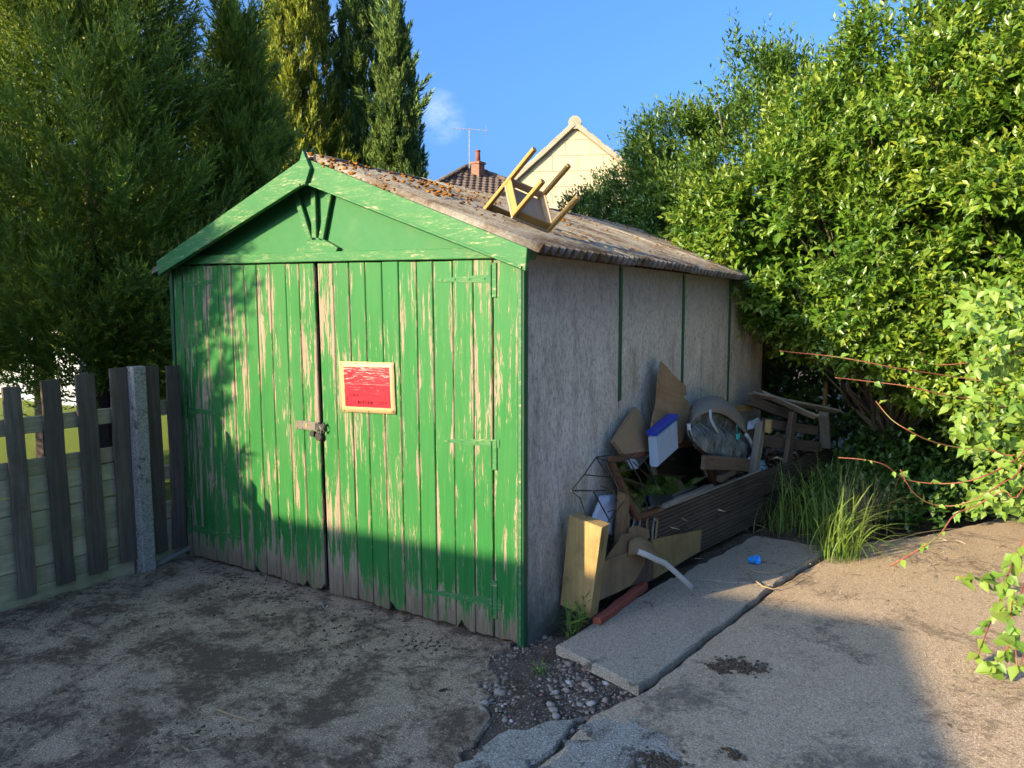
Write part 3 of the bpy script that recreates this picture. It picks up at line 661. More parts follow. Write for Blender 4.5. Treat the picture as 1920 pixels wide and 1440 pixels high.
while z < .82:
    hgt = rr.uniform(.095, .125); gap = .012 if k == 4 else .002
    m = MB(); m.beam((FX - .035, -2.6, z + hgt / 2 + rr.uniform(-.006, .006)), (FX - .035, -.40, z + hgt / 2 + rr.uniform(-.006, .006)), hgt, .022, (0, 0, 1), .003, 8, .0015, 80 + k); m.build('fence_board', M_FBOARD, FEN); z += hgt + gap; k += 1
m = MB(); m.beam((FX - .04, -2.6, 1.04), (FX - .04, -.40, 1.05), .10, .035, (0, 0, 1), .004, 6, .002, 99); m.build('rail', M_FBOARD, FEN)
CP = thing('concrete_post', 'pale speckled concrete fence post between the pickets', 'post', (FX + .02, -.33, 0))
p0, p1 = fp(*zoomf(761, 1165), FX + .03), fp(*zoomf(703, 130), FX + .03); m = MB(); m.beam(p0 - V3(0, 0, .1), p1, .095, .09, (0, 1, 0), .008, 6, .0015, 5); m.build('shaft', M_CONC_POST, CP)
FE2 = thing('fence', 'short fence panel of two dark pickets between concrete post and garage', 'fence', (FX, -.15, 0))
for i, (a, b, wpx) in enumerate([((783, 127), (838, 1095), 76), ((895, 125), (935, 1070), 75)]):
    p0 = fp(*zoomf(*b), FX - .01); p1 = fp(*zoomf(*a), FX - .01); m = MB(); m.beam(p0, p1, .105, .019, (0, 1, 0), .004, 5, .002, 44 + i); m.build('picket', M_FENCE, FE2)
for zz, hh in ((.11, .3), (.33, .12), (.60, .10), (1.06, .10)):
    m = MB(); m.beam((FX - .05, -.34, zz), (FX - .05, .02, zz), hh, .022, (0, 0, 1), .003, 2, .001, int(zz * 100)); m.build('fence_board', M_FBOARD, FE2)
m = MB(); m.beam((FX + .02, -.30, -.02), (FX + .01, .0, .03), .03, .03, (0, 0, 1)); m.build('bottom_batten', M_GREYWOOD, FE2)

# ================================================================== CHAIR lying upside down on the roof
ca = unit(.243 * _R - .064 * _U + .164 * _F); cc = .18 * _R + .168 * _U - .201 * _F; cc = unit(cc - ca * np.dot(cc, ca)); cb = np.cross(cc, ca)
if np.dot(cb, -_U) < 0: cb = -cb
WA, WB, LC, BK = .25, .266, .262, .262
def toW(l, o): return o + ca * l[0] + cb * l[1] + cc * l[2]
CO = at(953, 340, 4.47)
CH = thing('chair', 'small pine chair lying upside down on the mossy roof', 'chair', CO)
def cbeam(name, a, b, w_, t_, side, mat, seed=0, ch=.004):
    m = MB(); m.beam(toW(V3(*a), CO), toW(V3(*b), CO), w_, t_, side, ch, seed=seed); return m.build(name, mat, CH)
h_ = .013
cbeam('back_leg', (0, 0, -BK), (0, 0, LC), .027, .027, ca, M_PINE, 1); cbeam('back_leg', (WA, 0, -BK), (WA, 0, LC), .027, .027, ca, M_PINE, 2)
cbeam('front_leg', (0, WB, -.02), (0, WB, LC), .027, .027, ca, M_PINE, 3); cbeam('front_leg', (WA, WB, -.02), (WA, WB, LC), .027, .027, ca, M_PINE, 4)
cbeam('apron', (0, h_, .005), (0, WB - h_, .005), .046, .015, cc, M_PINE, 5); cbeam('apron', (WA, h_, .005), (WA, WB - h_, .005), .046, .015, cc, M_PINE2, 6)
cbeam('apron', (h_, 0, .005), (WA - h_, 0, .005), .046, .015, cc, M_PINE2, 7); cbeam('apron', (h_, WB, .005), (WA - h_, WB, .005), .046, .015, cc, M_PINE, 8)
cbeam('backrest_rail', (h_, 0, -BK + .04), (WA - h_, 0, -BK + .035), .06, .015, cc, M_PINE, 9)
m = MB(); m.plate([toW(V3(-.01, .014, -.018), CO), toW(V3(WA + .01, .014, -.018), CO), toW(V3(WA + .01, WB + .018, -.018), CO), toW(V3(-.01, WB + .018, -.018), CO)], cc, .012, ch=.004); m.build('seat', M_PINE2, CH)

# ================================================================== HOUSES beyond
hr = unit(V3(_R[0], _R[1], 0)); hf = unit(V3(_F[0], _F[1], 0))
mcr = NT('cream_blockwork', .9, .15); v_ = mcr.coord('World'); mcr.col(mcr.mix(mcr.noise(v_, 1.5, 5, .6), (.39, .32, .205), (.45, .375, .25))); mcr.bump(mcr.noise(v_, 40, 4), .3, .01)
M_VERGE = mat_plain('grey_verge', (.30, .255, .19), .9, .1, 0, .2, 4); M_TILE = mat_plain('brown_pantile', (.115, .085, .065), .85, .15, 0, .35, 2.5)
HA = at(1078, 232, 28.); gn = unit(-hf + hr * -.12); gr = np.cross(V3(0, 0, 1), gn); gr = gr if np.dot(gr, hr) > 0 else -gr
HG = thing('house', 'cream blockwork house gable rising behind the chair on the roof', 'house', (HA[0], HA[1], 0))
def gp(u, v, d=0.): return HA + gr * u + V3(0, 0, v) - gn * d
SL, SR = .88, .80
def clip(poly, a, b, c):   # keep a*u+b*v<=c
    out = []
    for i in range(len(poly)):
        p, q = poly[i], poly[(i + 1) % len(poly)]; fp_, fq = a * p[0] + b * p[1] - c, a * q[0] + b * q[1] - c
        if fp_ <= 0: out.append(p)
        if fp_ * fq < 0: t = fp_ / (fp_ - fq); out.append((p[0] + (q[0] - p[0]) * t, p[1] + (q[1] - p[1]) * t))
    return out
m = MB(); m.plate([gp(0, -.1, .03), gp(-4.3, -.1 - 4.3 * SL, .03), gp(-4.3, -8.7, .03), gp(4.6, -8.7, .03), gp(4.6, -.1 - 4.6 * SR, .03)], gn, .25); m.build('gable_wall', mat_plain('cream_mortar', (.32, .25, .145), .95, .1, 0, .1, 3), HG)
for row in range(9):
    v1, v0 = -.02 - row * .555, -.575 - row * .555
    for k in range(-6, 7):
        u0 = k * .93 + (.465 if row % 2 else 0) + .12; q = [(u0 + .007, v0 + .007), (u0 + .923, v0 + .007), (u0 + .923, v1 - .007), (u0 + .007, v1 - .007)]
        q = clip(q, -SL, 1, -.16); q = clip(q, SR, 1, -.16) if q else q
        q = clip(q, -1, 0, 4.25) if q else q; q = clip(q, 1, 0, 4.5) if q else q
        if len(q) > 2 and abs(sum(q[i][0] * q[(i + 1) % len(q)][1] - q[(i + 1) % len(q)][0] * q[i][1] for i in range(len(q)))) > .02:
            m = MB(); m.plate([gp(*p, 0) for p in q], gn, .05); m.build('block', mcr.m, HG)
for sgn, sl, ln in ((-1, SL, 4.5), (1, SR, 4.8)):
    m = MB(); m.beam(gp(0, -.02, -.06), gp(sgn * ln, -.02 - sl * ln, -.06), .17, .2, (0, 0, 1), .02, 12, .012, 5); m.build('verge', M_VERGE, HG)
    m = MB(); m.plate([gp(0, .07, -.1), gp(sgn * ln, .07 - sl * ln, -.1), gp(sgn * ln, .07 - sl * ln, 9), gp(0, .07, 9)], gn * .1 + V3(0, 0, 1), .08); m.build('roof', M_TILE, HG)
    for i in range(9):
        f0 = (i + .5) / 9; c = gp(sgn * ln * f0, .08 - sl * ln * f0, -.03); m = MB(); m.beam(c - (gr * sgn + V3(0, 0, -sl)) * .19, c + (gr * sgn + V3(0, 0, -sl)) * .17, .05, .26, V3(0, 0, 1), .01); m.build('verge_tile', M_VERGE, HG)
m = MB(); m.tube([gp(0, .02, -.14), gp(0, .04, .5), gp(0, .04, 9)], .24, 10); m.build('ridge_tile', M_VERGE, HG)

AP = at(878, 313, 35.); D_, drop = 2.45, 2.5; nh = .934 * -hf - .358 * hr; rh = .934 * hr + .358 * -hf
HP = thing('house', 'hip roofed house with brown pantiles and a red chimney pot', 'house', (AP[0], AP[1], 0))
cn_, cr_, cl_, cf_ = [AP + d * D_ * drop - V3(0, 0, drop) for d in (nh, rh, -rh, -nh)]
def tiles(c1, c2, name):
    m = MB(); e = unit(c2 - c1); dn = (c1 + c2) / 2 - AP; dn = unit(dn - e * np.dot(dn, e)); H = np.dot(c1 - AP, dn); nr_ = np.cross(e, dn); nr_ = nr_ if nr_[2] > 0 else -nr_
    m.plate([AP - nr_ * .05, c1 - nr_ * .05, c2 - nr_ * .05], nr_, .05); rows = int(H / .3)
    for i in range(rows):
        s0, s1 = H * i / rows, H * (i + 1) / rows + .06; lw = np.dot(c1 - AP, e) * s1 / H; rw = np.dot(c2 - AP, e) * s1 / H; u = lw + (.16 if i % 2 else 0)
        while u < rw - .05:
            w_ = .30; base = AP + e * u; col = []
            for s_, lift in ((s0, .01), (s1, .05)):
                for fx_, hx in ((0, 0), (.33, .0), (.66, .055), (.97, .05)): col.append(base + e * w_ * fx_ + dn * s_ + nr_ * (lift + hx))
            for fx_, hx in ((0, 0), (.33, .0), (.66, .055), (.97, .05)): col.append(base + e * w_ * fx_ + dn * s1 + nr_ * hx * .2)
            m.add(col, [[0, 1, 5, 4], [1, 2, 6, 5], [2, 3, 7, 6], [4, 5, 9, 8], [5, 6, 10, 9], [6, 7, 11, 10]]); u += w_
    return tag(m.build(name, M_TILE, HP), kind='stuff')
tiles(cl_, cn_, 'roof_tiles'); tiles(cn_, cr_, 'roof_tiles')
for a, b in ((AP, cn_), (AP, cr_), (AP, cl_)):
    for i in range(14):
        p, q = a + (b - a) * i / 14, a + (b - a) * (i + 1.12) / 14; m = MB(); m.tube([p + V3(0, 0, .03), q + V3(0, 0, .06)], .12, 8); m.build('hip_tile', M_TILE, HP)
m = MB(); ctr = V3(AP[0], AP[1], AP[2] - drop)
for p, q in ((cl_, cn_), (cn_, cr_), (cr_, cf_), (cf_, cl_)):
    p2, q2 = ctr + (p - ctr) * .9, ctr + (q - ctr) * .9; m.plate([p2, q2, V3(q2[0], q2[1], 0), V3(p2[0], p2[1], 0)], (p + q) / 2 - ctr, .2)
m.build('wall', mcr.m, HP); m = MB(); m.plate([AP, cr_, cf_], (cr_ + cf_) / 2 - ctr + V3(0, 0, 3), .05); m.plate([AP, cf_, cl_], (cf_ + cl_) / 2 - ctr + V3(0, 0, 3), .05); m.build('roof', M_TILE, HP)
mbk = NT('chimney_brick', .9, .1); bt = mbk.n('ShaderNodeTexBrick'); bt.inputs['Scale'].default_value = 4.5; bt.inputs['Color1'].default_value = (.13, .055, .038, 1); bt.inputs['Color2'].default_value = (.19, .075, .045, 1); bt.inputs['Mortar'].default_value = (.3, .24, .18, 1); mbk.l(mbk.coord('UV'), bt.inputs['Vector']); mbk.col(bt.outputs['Color'])
cb_ = at(896, 318, 34.2); m = MB(); m.box(cb_ + V3(-.22, -.22, -1.2), cb_ + V3(.22, .22, .22), .015); m.box(cb_ + V3(-.26, -.26, .222), cb_ + V3(.26, .26, .32), .015); chm = m.build('chimney', mbk.m, HP)
m = MB(); m.tube([cb_ + V3(0, 0, .3), cb_ + V3(0, 0, .55), cb_ + V3(0, 0, .80)], .12, 12, .10); m.tube([cb_ + V3(0, 0, .78), cb_ + V3(0, 0, .84)], .12, 12); m.build('chimney_pot', mat_plain('terracotta', (.17, .055, .042), .8), chm, True)
M_ALU = mat_plain('grey_aluminium', (.33, .33, .33), .45, .5, .6)
def aerial(px, py, d, hpx, bl, br, label):
    t_ = at(px, py, d); b_ = at(px, py + hpx, d); T = thing('television_aerial', label, 'aerial', b_)
    m = MB(); m.tube([b_, t_ + V3(0, 0, .1)], .022, 6); m.build('mast', M_ALU, T)
    l_, r_ = at(*bl, d), at(*br, d); m = MB(); m.tube([l_, r_], .016, 5); m.build('boom', M_ALU, T)
    for i in range(13):
        f = (i + .3) / 13; c = l_ + (r_ - l_) * f; hl = .10 + .05 * f; m = MB(); m.tube([c - V3(0, 0, hl * .45) - hf * hl, c + V3(0, 0, hl * .45) + hf * hl], .008, 4); m.build('element', M_ALU, T)
    c = r_; m = MB(); m.tube([c + V3(0, 0, .3) - hr * .05, c], .01, 4); m.tube([c, c - V3(0, 0, .35) - hr * .08], .01, 4); m.build('reflector', M_ALU, T)
aerial(880, 246, 34.4, 75, (847, 240), (913, 245), 'tall yagi television aerial above the red chimney pot')
aerial(786, 318, 40, 40, (779, 316), (791, 320), 'small distant television aerial beside the tall dark cypress')

# ================================================================== RAISED BED with rubbish along the wall
def deckx(y): return .165 + .1137 * (y - 1.10)
# bed soil
rows = []; rr = random.Random(4)
for i in range(40):
    y = .62 + 4.6 * i / 39; row = []
    for j in range(8):
        f = j / 7; x = -.003 + (deckx(y) - .012) * f; zz = (.10 + .13 * min(1, max(0, (y - .8) / .7))) + .05 * mnoise.noise(Vector((x * 7, y * 3, 1.))) + .02 * mnoise.noise(Vector((x * 25, y * 22, 1.)))
        if y < .9: zz = .02 + (zz - .02) * max(0, (y - .62) / .28)
        row.append((x, y, zz))
    rows.append(row)
m = MB(); m.sheet(rows); tag(m.build('bed_soil', M_SOIL), kind='structure')
BED = thing('raised_bed', 'raised bed edge of dark grooved deck boards held by leaning wooden stakes', 'planter', (deckx(1.2), 1.2, 0))
def grooved(p0, p1, h, t, n, seed, sag=.0):
    """board standing on edge with n grooves on its outer face (towards +x)"""
    p0, p1 = np.array(p0, float), np.array(p1, float); d = unit(p1 - p0); out = np.array([d[1], -d[0], 0]); rr = random.Random(seed)
    prof = [(-t, 0)]
    for k in range(n): z0, z1 = h * k / n, h * (k + 1) / n; prof += [(0, z0 + (z1 - z0) * .12), (0, z0 + (z1 - z0) * .55), (-.011, z0 + (z1 - z0) * .64), (-.011, z0 + (z1 - z0) * .96)]
    prof += [(-.004, h), (-t, h)]; L = np.linalg.norm(p1 - p0); N = 7; vs_, fs, uv = [], [], []; K = len(prof)
    for i in range(N + 1):
        f = i / N; off = rr.uniform(-.003, .003)
        for (o_, z) in prof: vs_.append(p0 + (p1 - p0) * f + out * (o_ + off) + V3(0, 0, z - sag * math.sin(math.pi * f)))
    for i in range(N):
        for k in range(K):
            k2 = (k + 1) % K; fs.append([i * K + k, (i + 1) * K + k, (i + 1) * K + k2, i * K + k2]); a, b = prof[k][1], prof[k2][1]
            uv.append([(a + seed, L * i / N), (a + seed, L * (i + 1) / N), (b + seed, L * (i + 1) / N), (b + seed, L * i / N)])
    fs.append(list(range(K))); uv.append([(p[1], p[0]) for p in prof]); fs.append([N * K + k for k in range(K - 1, -1, -1)]); uv.append([(p[1], p[0]) for p in prof[::-1]])
    m = MB(); m.add(vs_, fs, uv); return m.build('deck_board', M_DECK, BED)
grooved((deckx(1.12), 1.12, .225), (deckx(3.05), 3.05, .215), .215, .028, 8, 1); grooved((deckx(1.35), 1.35, .02), (deckx(3.10) + .01, 3.10, .01), .20, .028, 7, 2)
grooved((deckx(3.06), 3.06, .22), (deckx(5.0), 5.0, .16), .20, .026, 9, 3); grooved((deckx(3.12), 3.12, .0), (deckx(5.0), 5.0, -.03), .19, .026, 9, 4)
m = MB(); m.beam((deckx(1.13) - .012, 1.13, .446), (deckx(3.03) - .012, 3.03, .436), .03, .012, (1, 0, 0), .004, 10, .002, 6); m.build('top_capping', M_GREYWOOD, BED)
def D_pl(px, py, off=0.):
    n_ = unit(V3(.994, -.113, 0)); o_ = V3(deckx(1.262) + off, 1.262, 0); d = ray(px, py); return CAM + d * np.dot(o_ - CAM, n_) / np.dot(d, n_)
for i, (a, b, w_, t_) in enumerate((((1428, 789), (1411, 893), .10, .055), ((1487, 771), (1475, 866), .11, .045), ((1549, 714), (1540, 842), .045, .035))):
    p1, p0 = D_pl(*a, -.055), D_pl(*b, -.055); p0 = p0 + (p0 - p1) * .8; m = MB(); m.beam(p0, p1, w_, t_, (.113, .994, 0), .006, 5, .004, 20 + i, jag1=.02); m.build('stake', [M_GREYWOOD, M_BROWNWOOD, M_SLEEPER][i], BED)
m = MB(); p = D_pl(1436, 800, .0); m.beam(p + V3(.01, .03, -.05), p + V3(.015, .03, .055), .05, .05, (0, 1, 0), .005); m.build('stake_notch', M_SLEEPER, BED)

def single(name, mb, mat, label, cat, group=None, smooth=False):
    """one-mesh thing whose origin sits at its own base"""
    v = np.array(mb.v); c = V3((v[:, 0].min() + v[:, 0].max()) / 2, (v[:, 1].min() + v[:, 1].max()) / 2, v[:, 2].min())
    off = c; mb.v = [tuple(np.array(p) - off) for p in mb.v]; o = mb.build(name, mat, None, smooth); o.location = [float(q) for q in c]; return tag(o, label, cat, group)

# thick sawn timber block at the corner
m = MB(); f4 = [V3(.192, .36, .055), V3(.004, .36, .09), V3(.060, .355, .612), V3(.262, .355, .575)]
m.plate(f4, (0, -1, 0), .095, ch=.005)
# grain runs up the block
uvs = []
for f in m.f:
    for k in f: p = m.v[k]; uvs.append((p[0] + p[1], p[2]))
m.uv = uvs; single('timber_block', m, M_SLEEPER, 'thick yellow sawn timber block leaning by the garage corner, top sunlit', 'timber')

# rotting plywood with curled layers
PLY = thing('plywood', 'rotting brown plywood sheet with curled split layers beside the timber block', 'plywood', (.17, .6, .06))
def pp(px, py, off): return D_pl(px, py, off)
def Z(x, y): return (1040 + x / 6.26, 940 + y / 6.26)
low = [(480, 1185), (510, 990), (590, 700), (700, 650), (820, 618), (950, 560), (1040, 560), (1075, 690), (1010, 830), (960, 905), (900, 985), (760, 1060), (620, 1120)]
m = MB(); m.plate([pp(*Z(*p), .055) for p in low], (1, -.3, .1), .012); m.build('sheet', M_PLY, PLY)
low2 = [(960, 905), (1070, 690), (1160, 660), (1265, 800), (1250, 850), (1150, 925), (1040, 960), (900, 990)]
m = MB(); m.plate([pp(*Z(*p), .035) for p in low2], (1, -.3, .1), .012); m.build('sheet', M_BROWNWOOD, PLY)
up = [(590, 690), (680, 560), (760, 470), (810, 385), (890, 378), (905, 320), (945, 300), (1000, 290), (1110, 330), (1120, 420), (1060, 470), (960, 540), (820, 620)]
def lean(p, z0, k): return p - V3(k * max(0, p[2] - z0), 0, 0)
m = MB(); m.plate([lean(pp(*Z(*p), .045), .36, .25) for p in up], (1, -.3, .3), .008); m.build('sheet', M_PLY, PLY)
rows = []
for i in range(9):
    t = i / 8; a = pp(*Z(880 + 250 * t, 470 + 40 * t * t - 60 * math.sin(math.pi * t)), .06); ang = math.pi * .62 * t
    rows.append([a + V3(.10 * math.sin(ang) * s_, -.02 * s_ + .02 * t, -.13 * s_ * (1 - .35 * math.cos(ang))) for s_ in (0, .25, .5, .75, 1)])
m = MB(); m.sheet(rows, .006, (.9, -.3, .3)); m.build('curled_layer', M_PLY, PLY, True)
for i, (a, b) in enumerate((((865, 150), (880, 640)), ((1000, 190), (990, 420)), ((1090, 175), (1070, 470)), ((1175, 165), (1130, 520)), ((1210, 190), (1180, 470)))):
    p1, p0 = pp(*Z(*a), .0), pp(*Z(*b), .02); m = MB(); m.beam(p0, p1, rr.uniform(.02, .035), .008, (0, 1, 0), .002, 4, .003, i, jag1=.03); m.build('splinter', M_GREYWOOD if i % 2 else M_PLY, PLY)
# split stake with sunlit top
m = MB(); p0, p1 = onx(1160, 1035, .13), onx(1171, 921, .14); m.beam(p0, p1, .085, .05, (0, 1, 0), .006, 6, .004, 9, jag1=.03)
single('split_stake', m, M_PLY, 'split brown stake with a bright sunlit tip behind the timber block', 'stake')
# white sheets of packaging
def crumple(name, pts, depth, mat, label, cat, seed):
    q = [np.array(p) for p in pts]; rows = []
    for i in range(9):
        v = i / 8; row = []
        for j in range(9):
            u = j / 8; p = (q[3] * (1 - u) + q[2] * u) * (1 - v) + (q[0] * (1 - u) + q[1] * u) * v
            k = mnoise.noise(Vector((u * 3.3, v * 3.3, seed))) + .5 * mnoise.noise(Vector((u * 8, v * 8, seed))); p = p + V3(depth * (k + .8 * math.sin(math.pi * u) * math.sin(math.pi * min(1, v + .3))), 0, 0); row.append(p)
        rows.append(row)
    m = MB(); m.sheet(rows, .012, (1, -.2, .3)); return single(name, m, mat, label, cat, None, True)
crumple('packaging_sheet', [onx(1128, 930, .06), onx(1158, 926, .06), onx(1150, 1005, .08), onx(1105, 985, .06)], .02, M_WHITE, 'crumpled white packaging sheet just left of the split stake', 'packaging', 3)
crumple('packaging_sheet', [onx(1196, 945, .10), onx(1226, 957, .10), onx(1215, 975, .11), onx(1187, 992, .11)], .015, M_WHITE, 'small white packaging scrap against the near end of the deck boards', 'packaging', 8)
# offcut board leaning on the deck boards
m = MB(); m.plate([D_pl(1222, 1012, .03), D_pl(1316, 993, .03), D_pl(1313, 1033, .045), D_pl(1228, 1085, .05)], (1, -.1, .1), .014, ch=.002)
single('offcut_board', m, M_SLEEPER, 'short mossy offcut board propped flat against the deck boards', 'board')
# white strap springing out of the plywood
sp_ = [onz(1196, 1034, .35), onz(1214, 1041, .325), onz(1230, 1049, .29), onz(1247, 1056, .25), onz(1268, 1074, .17), onz(1285, 1090, .10), onz(1299, 1103, .045)]
m = MB(); m.sheet([[p + V3(.004, .006, .015), p + V3(.002, -.001, .0), p - V3(.004, .006, .015)] for p in sp_], .0015, (.5, -.7, .4)); single('plastic_strap', m, M_STRAP, 'bent white plastic strip springing down onto the slab', 'strip', None, True)
# wire basket frame
WB_ = thing('wire_frame', 'bent black wire frame in front of the mirror', 'wire frame', (.15, .8, .3))
wl = [[(1100, 970), (1088, 935), (1071, 920), (1095, 890), (1118, 857), (1150, 853), (1208, 863)], [(1071, 920), (1112, 920), (1135, 920)], [(1095, 890), (1175, 898), (1215, 912)], [(1118, 857), (1135, 885), (1190, 880)], [(1112, 920), (1145, 980)], [(1208, 863), (1232, 910), (1257, 945), (1253, 960), (1232, 1000)],
      [(1175, 855), (1200, 900), (1215, 955), (1232, 1000)], [(1135, 985), (1170, 940), (1190, 938)], [(1118, 857), (1145, 868), (1175, 862), (1190, 850)]]
for i, l_ in enumerate(wl):
    m = MB(); m.tube([onx(x, y, .16 + .03 * math.sin(i * 2.1 + k)) for k, (x, y) in enumerate(l_)], .0042, 5); m.build('wire', M_BLACK, WB_)
m = MB(); m.tube([onx(1128, 912, .17), onx(1150, 920, .17), onx(1158, 940, .17), onx(1152, 955, .17), onx(1140, 960, .17)], .004, 5); m.build('wire', mat_plain('brown_wire', (.12, .07, .04)), WB_)

# framed mirror leaning on the wall
MIR = thing('mirror', 'broad mirror in a dark brown wooden frame leaning against the garage wall', 'mirror', (.2, 1.5, .45))
TL, TR, BR_ = onx(1142, 862, .085), onx(1308, 829, .085), onx(1343, 915, .17); BL_ = TL + BR_ - TR
mn_ = unit(np.cross(TR - TL, BL_ - TL)); mn_ = mn_ if mn_[0] > 0 else -mn_
def lp(u, v, d=0.): return (TL * (1 - u) + TR * u) * (1 - v) + (BL_ * (1 - u) + BR_ * u) * v + mn_ * d
mg = NT('mirror_glass', .04, .5); mg.col((.62, .64, .62)); mg.b.inputs['Metallic'].default_value = 1.
v_ = mg.coord('Object'); mg.l(mg.ramp(mg.noise(v_, 9, 5, .7), [(.4, .02), (.75, .16)]), mg.b.inputs['Roughness'])
m = MB(); m.plate([lp(.02, .05), lp(.98, .05), lp(.98, .97), lp(.02, .97)], mn_, .005); m.build('glass', mg.m, MIR)
for a, b, sd_ in (((0, 0), (1, 0), 1), ((1, 0), (1, 1), 2), ((0, 1), (1, 1), 3), ((0, 0), (0, 1), 4)):
    m = MB(); m.beam(lp(*a, .008), lp(*b, .008), .038, .030, np.cross(mn_, lp(*b) - lp(*a)), .006, 4, .0015, sd_); m.build('frame_rail', M_MAHOG, MIR)
m = MB(); m.plate([lp(0, 0, -.02), lp(1, 0, -.02), lp(1, 1, -.02), lp(0, 1, -.02)], mn_, .01); m.build('back_board', M_BROWNWOOD, MIR)
# chipboard offcut
m = MB(); m.plate([onx(1193, 763, .05), onx(1205, 780, .055), onx(1218, 800, .07), onx(1245, 838, .10), onx(1215, 846, .115), onx(1170, 852, .11), onx(1152, 828, .08)], (1, -.1, .15), .03)
single('chipboard_offcut', m, M_CHIP, 'triangular brown chipboard offcut standing behind the mirror', 'chipboard')
# tall broken plywood
pl = [((1240, 677), .03), ((1251, 688), .03), ((1262, 702), .04), ((1275, 714), .05), ((1286, 724), .06), ((1287, 740), .06), ((1281, 744), .06), ((1292, 754), .07), ((1294, 770), .08), ((1287, 800), .1), ((1278, 830), .11), ((1236, 838), .11), ((1222, 803), .09), ((1226, 780), .08), ((1232, 755), .06), ((1234, 720), .05)]
m = MB(); m.plate([onx(*p, x + .05) for p, x in pl], (1, -.1, .1), .012); single('broken_plywood', m, M_PLY, 'tall jagged piece of brown plywood leaning on the wall', 'plywood')
# plastic box with blue lid
BX = thing('plastic_box', 'clear plastic storage box with a bright blue lid, tilted beside the plywood', 'box', (.12, 1.7, .8))
q0, q1 = onx(1230, 809, .20), onx(1266, 780, .20); e_ = unit(q1 - q0); nb_ = unit(np.cross(V3(1, 0, 0), e_)); nb_ = nb_ if nb_[2] < 0 else -nb_
mpl = NT('clear_plastic', .25, .5); mpl.col((.42, .54, .66)); mpl.b.inputs['Transmission Weight'].default_value = .25; mpl.b.inputs['Roughness'].default_value = .3
LN = np.linalg.norm(q1 - q0) * 1.1
m = MB(); m.beam(q0 - V3(.03, 0, 0) + nb_ * .015, q0 - V3(.03, 0, 0) + e_ * LN + nb_ * .015, .075, .034, (1, 0, 0), .006); m.build('lid', mat_plain('blue_plastic', (.015, .045, .32), .35, .5, 0, .05), BX)
m = MB(); m.beam(q0 - V3(.03, 0, 0) + nb_ * .14 + e_ * .01, q0 - V3(.03, 0, 0) + nb_ * .14 + e_ * (LN - .01), .06, .21, (1, 0, 0), .012); m.build('body', mpl.m, BX)
for k in range(4):
    m = MB(); c = q0 + e_ * LN * (k + .7) / 4.4 + V3(.001, 0, 0); m.beam(c + nb_ * .05, c + nb_ * .19, .004, .003, e_, .001); m.build('rib', M_STRAP, BX)

# child's padded seat with hood
SEAT = thing('child_seat', 'grey padded child seat with a curved hood, white strap and teal buckle', 'child seat', (.22, 2.4, .55))
mf = NT('grey_hood_fabric', .95, .1); v_ = mf.coord('World'); mf.col(mf.mix(mf.noise(v_, 60, 4), (.17, .145, .115), (.29, .25, .20))); mf.bump(mf.noise(v_, 300, 2), .4, .002)
ms_ = NT('mottled_seat_fabric', .9, .15); v_ = ms_.coord('World'); ms_.col(ms_.ramp(ms_.noise(v_, 11, 5, .65, .6), [(.34, (.040, .045, .042)), (.52, (.13, .145, .135)), (.68, (.24, .26, .24))])); ms_.bump(ms_.noise(v_, 18, 4), .7, .012)
outer = [(1289, 800), (1288, 782), (1296, 762), (1312, 748), (1335, 742), (1358, 748), (1378, 766), (1392, 788), (1401, 812)]
inner = [(1291, 802), (1297, 792), (1307, 782), (1322, 775), (1341, 773), (1360, 778), (1378, 791), (1391, 804), (1401, 816)]
rows = []
for s_ in np.linspace(0, 1, 6):
    row = []
    for (o_, i_) in zip(outer, inner):
        p = onx(*o_, .10) * (1 - s_) + onx(*i_, .26) * s_; row.append(p + unit(V3(.6, -.2, .6)) * .035 * math.sin(math.pi * s_))
    rows.append(row)
def refine(rows, k=3):
    out = []
    for r_ in rows:
        n_ = []
        for a, b, c, d in zip([r_[0]] + r_[:-2], r_[:-1], r_[1:], r_[2:] + [r_[-1]]):
            for t in np.arange(k) / k: n_.append(.5 * (2 * b + (c - a) * t + (2 * a - 5 * b + 4 * c - d) * t * t + (3 * b - a - 3 * c + d) * t ** 3))
        n_.append(r_[-1]); out.append(n_)
    return out
m = MB(); m.sheet(refine(rows), .006, (.7, -.2, .4)); m.build('hood', mf.m, SEAT, True)
bott = [(1292, 808), (1298, 826), (1310, 842), (1328, 852), (1346, 856), (1362, 862), (1384, 868), (1402, 862), (1408, 838)]
rows = []
for s_ in np.linspace(0, 1, 9):
    rows.append([onx(*i_, .235) * (1 - s_) + onx(*b_, .27) * s_ + V3((-.07 * math.exp(-((s_ - .2) / .16) ** 2) + .055 * abs(math.sin(2 * math.pi * k / 8)) * min(1, s_ * 1.6) * (1 - s_ * .5)) * math.sin(math.pi * k / 8) ** .6, 0, 0) + V3(.02 * mnoise.noise(Vector((k * .9, s_ * 5, 2.))), 0, 0) for k, (i_, b_) in enumerate(zip(inner, bott))])
m = MB(); m.sheet(refine(rows), .006, (1, -.2, .2)); m.build('padding', ms_.m, SEAT, True)
m = MB(); m.tube(refine([[onx(*p, .275) for p in bott]])[0], .008, 6); m.build('rim_piping', M_BLACK, SEAT, True)
for pl_ in ([(1306, 790), (1318, 815), (1345, 838), (1342, 852)], [(1362, 782), (1352, 812), (1362, 836), (1392, 856)], [(1345, 838), (1352, 812)]):
    m = MB(); m.tube(refine([[onx(*p, .205) for p in pl_]])[0], .006, 5); m.build('seam', M_BLACK, SEAT, True)
def ribbon(name, pl_, x, w_, mat, par):
    r_ = [onx(*p, x) for p in pl_]; m = MB(); m.sheet([[p - V3(0, w_ / 2, 0), p + V3(0, w_ / 2, 0)] for p in r_], .003, (1, 0, 0)); return m.build(name, mat, par, True)
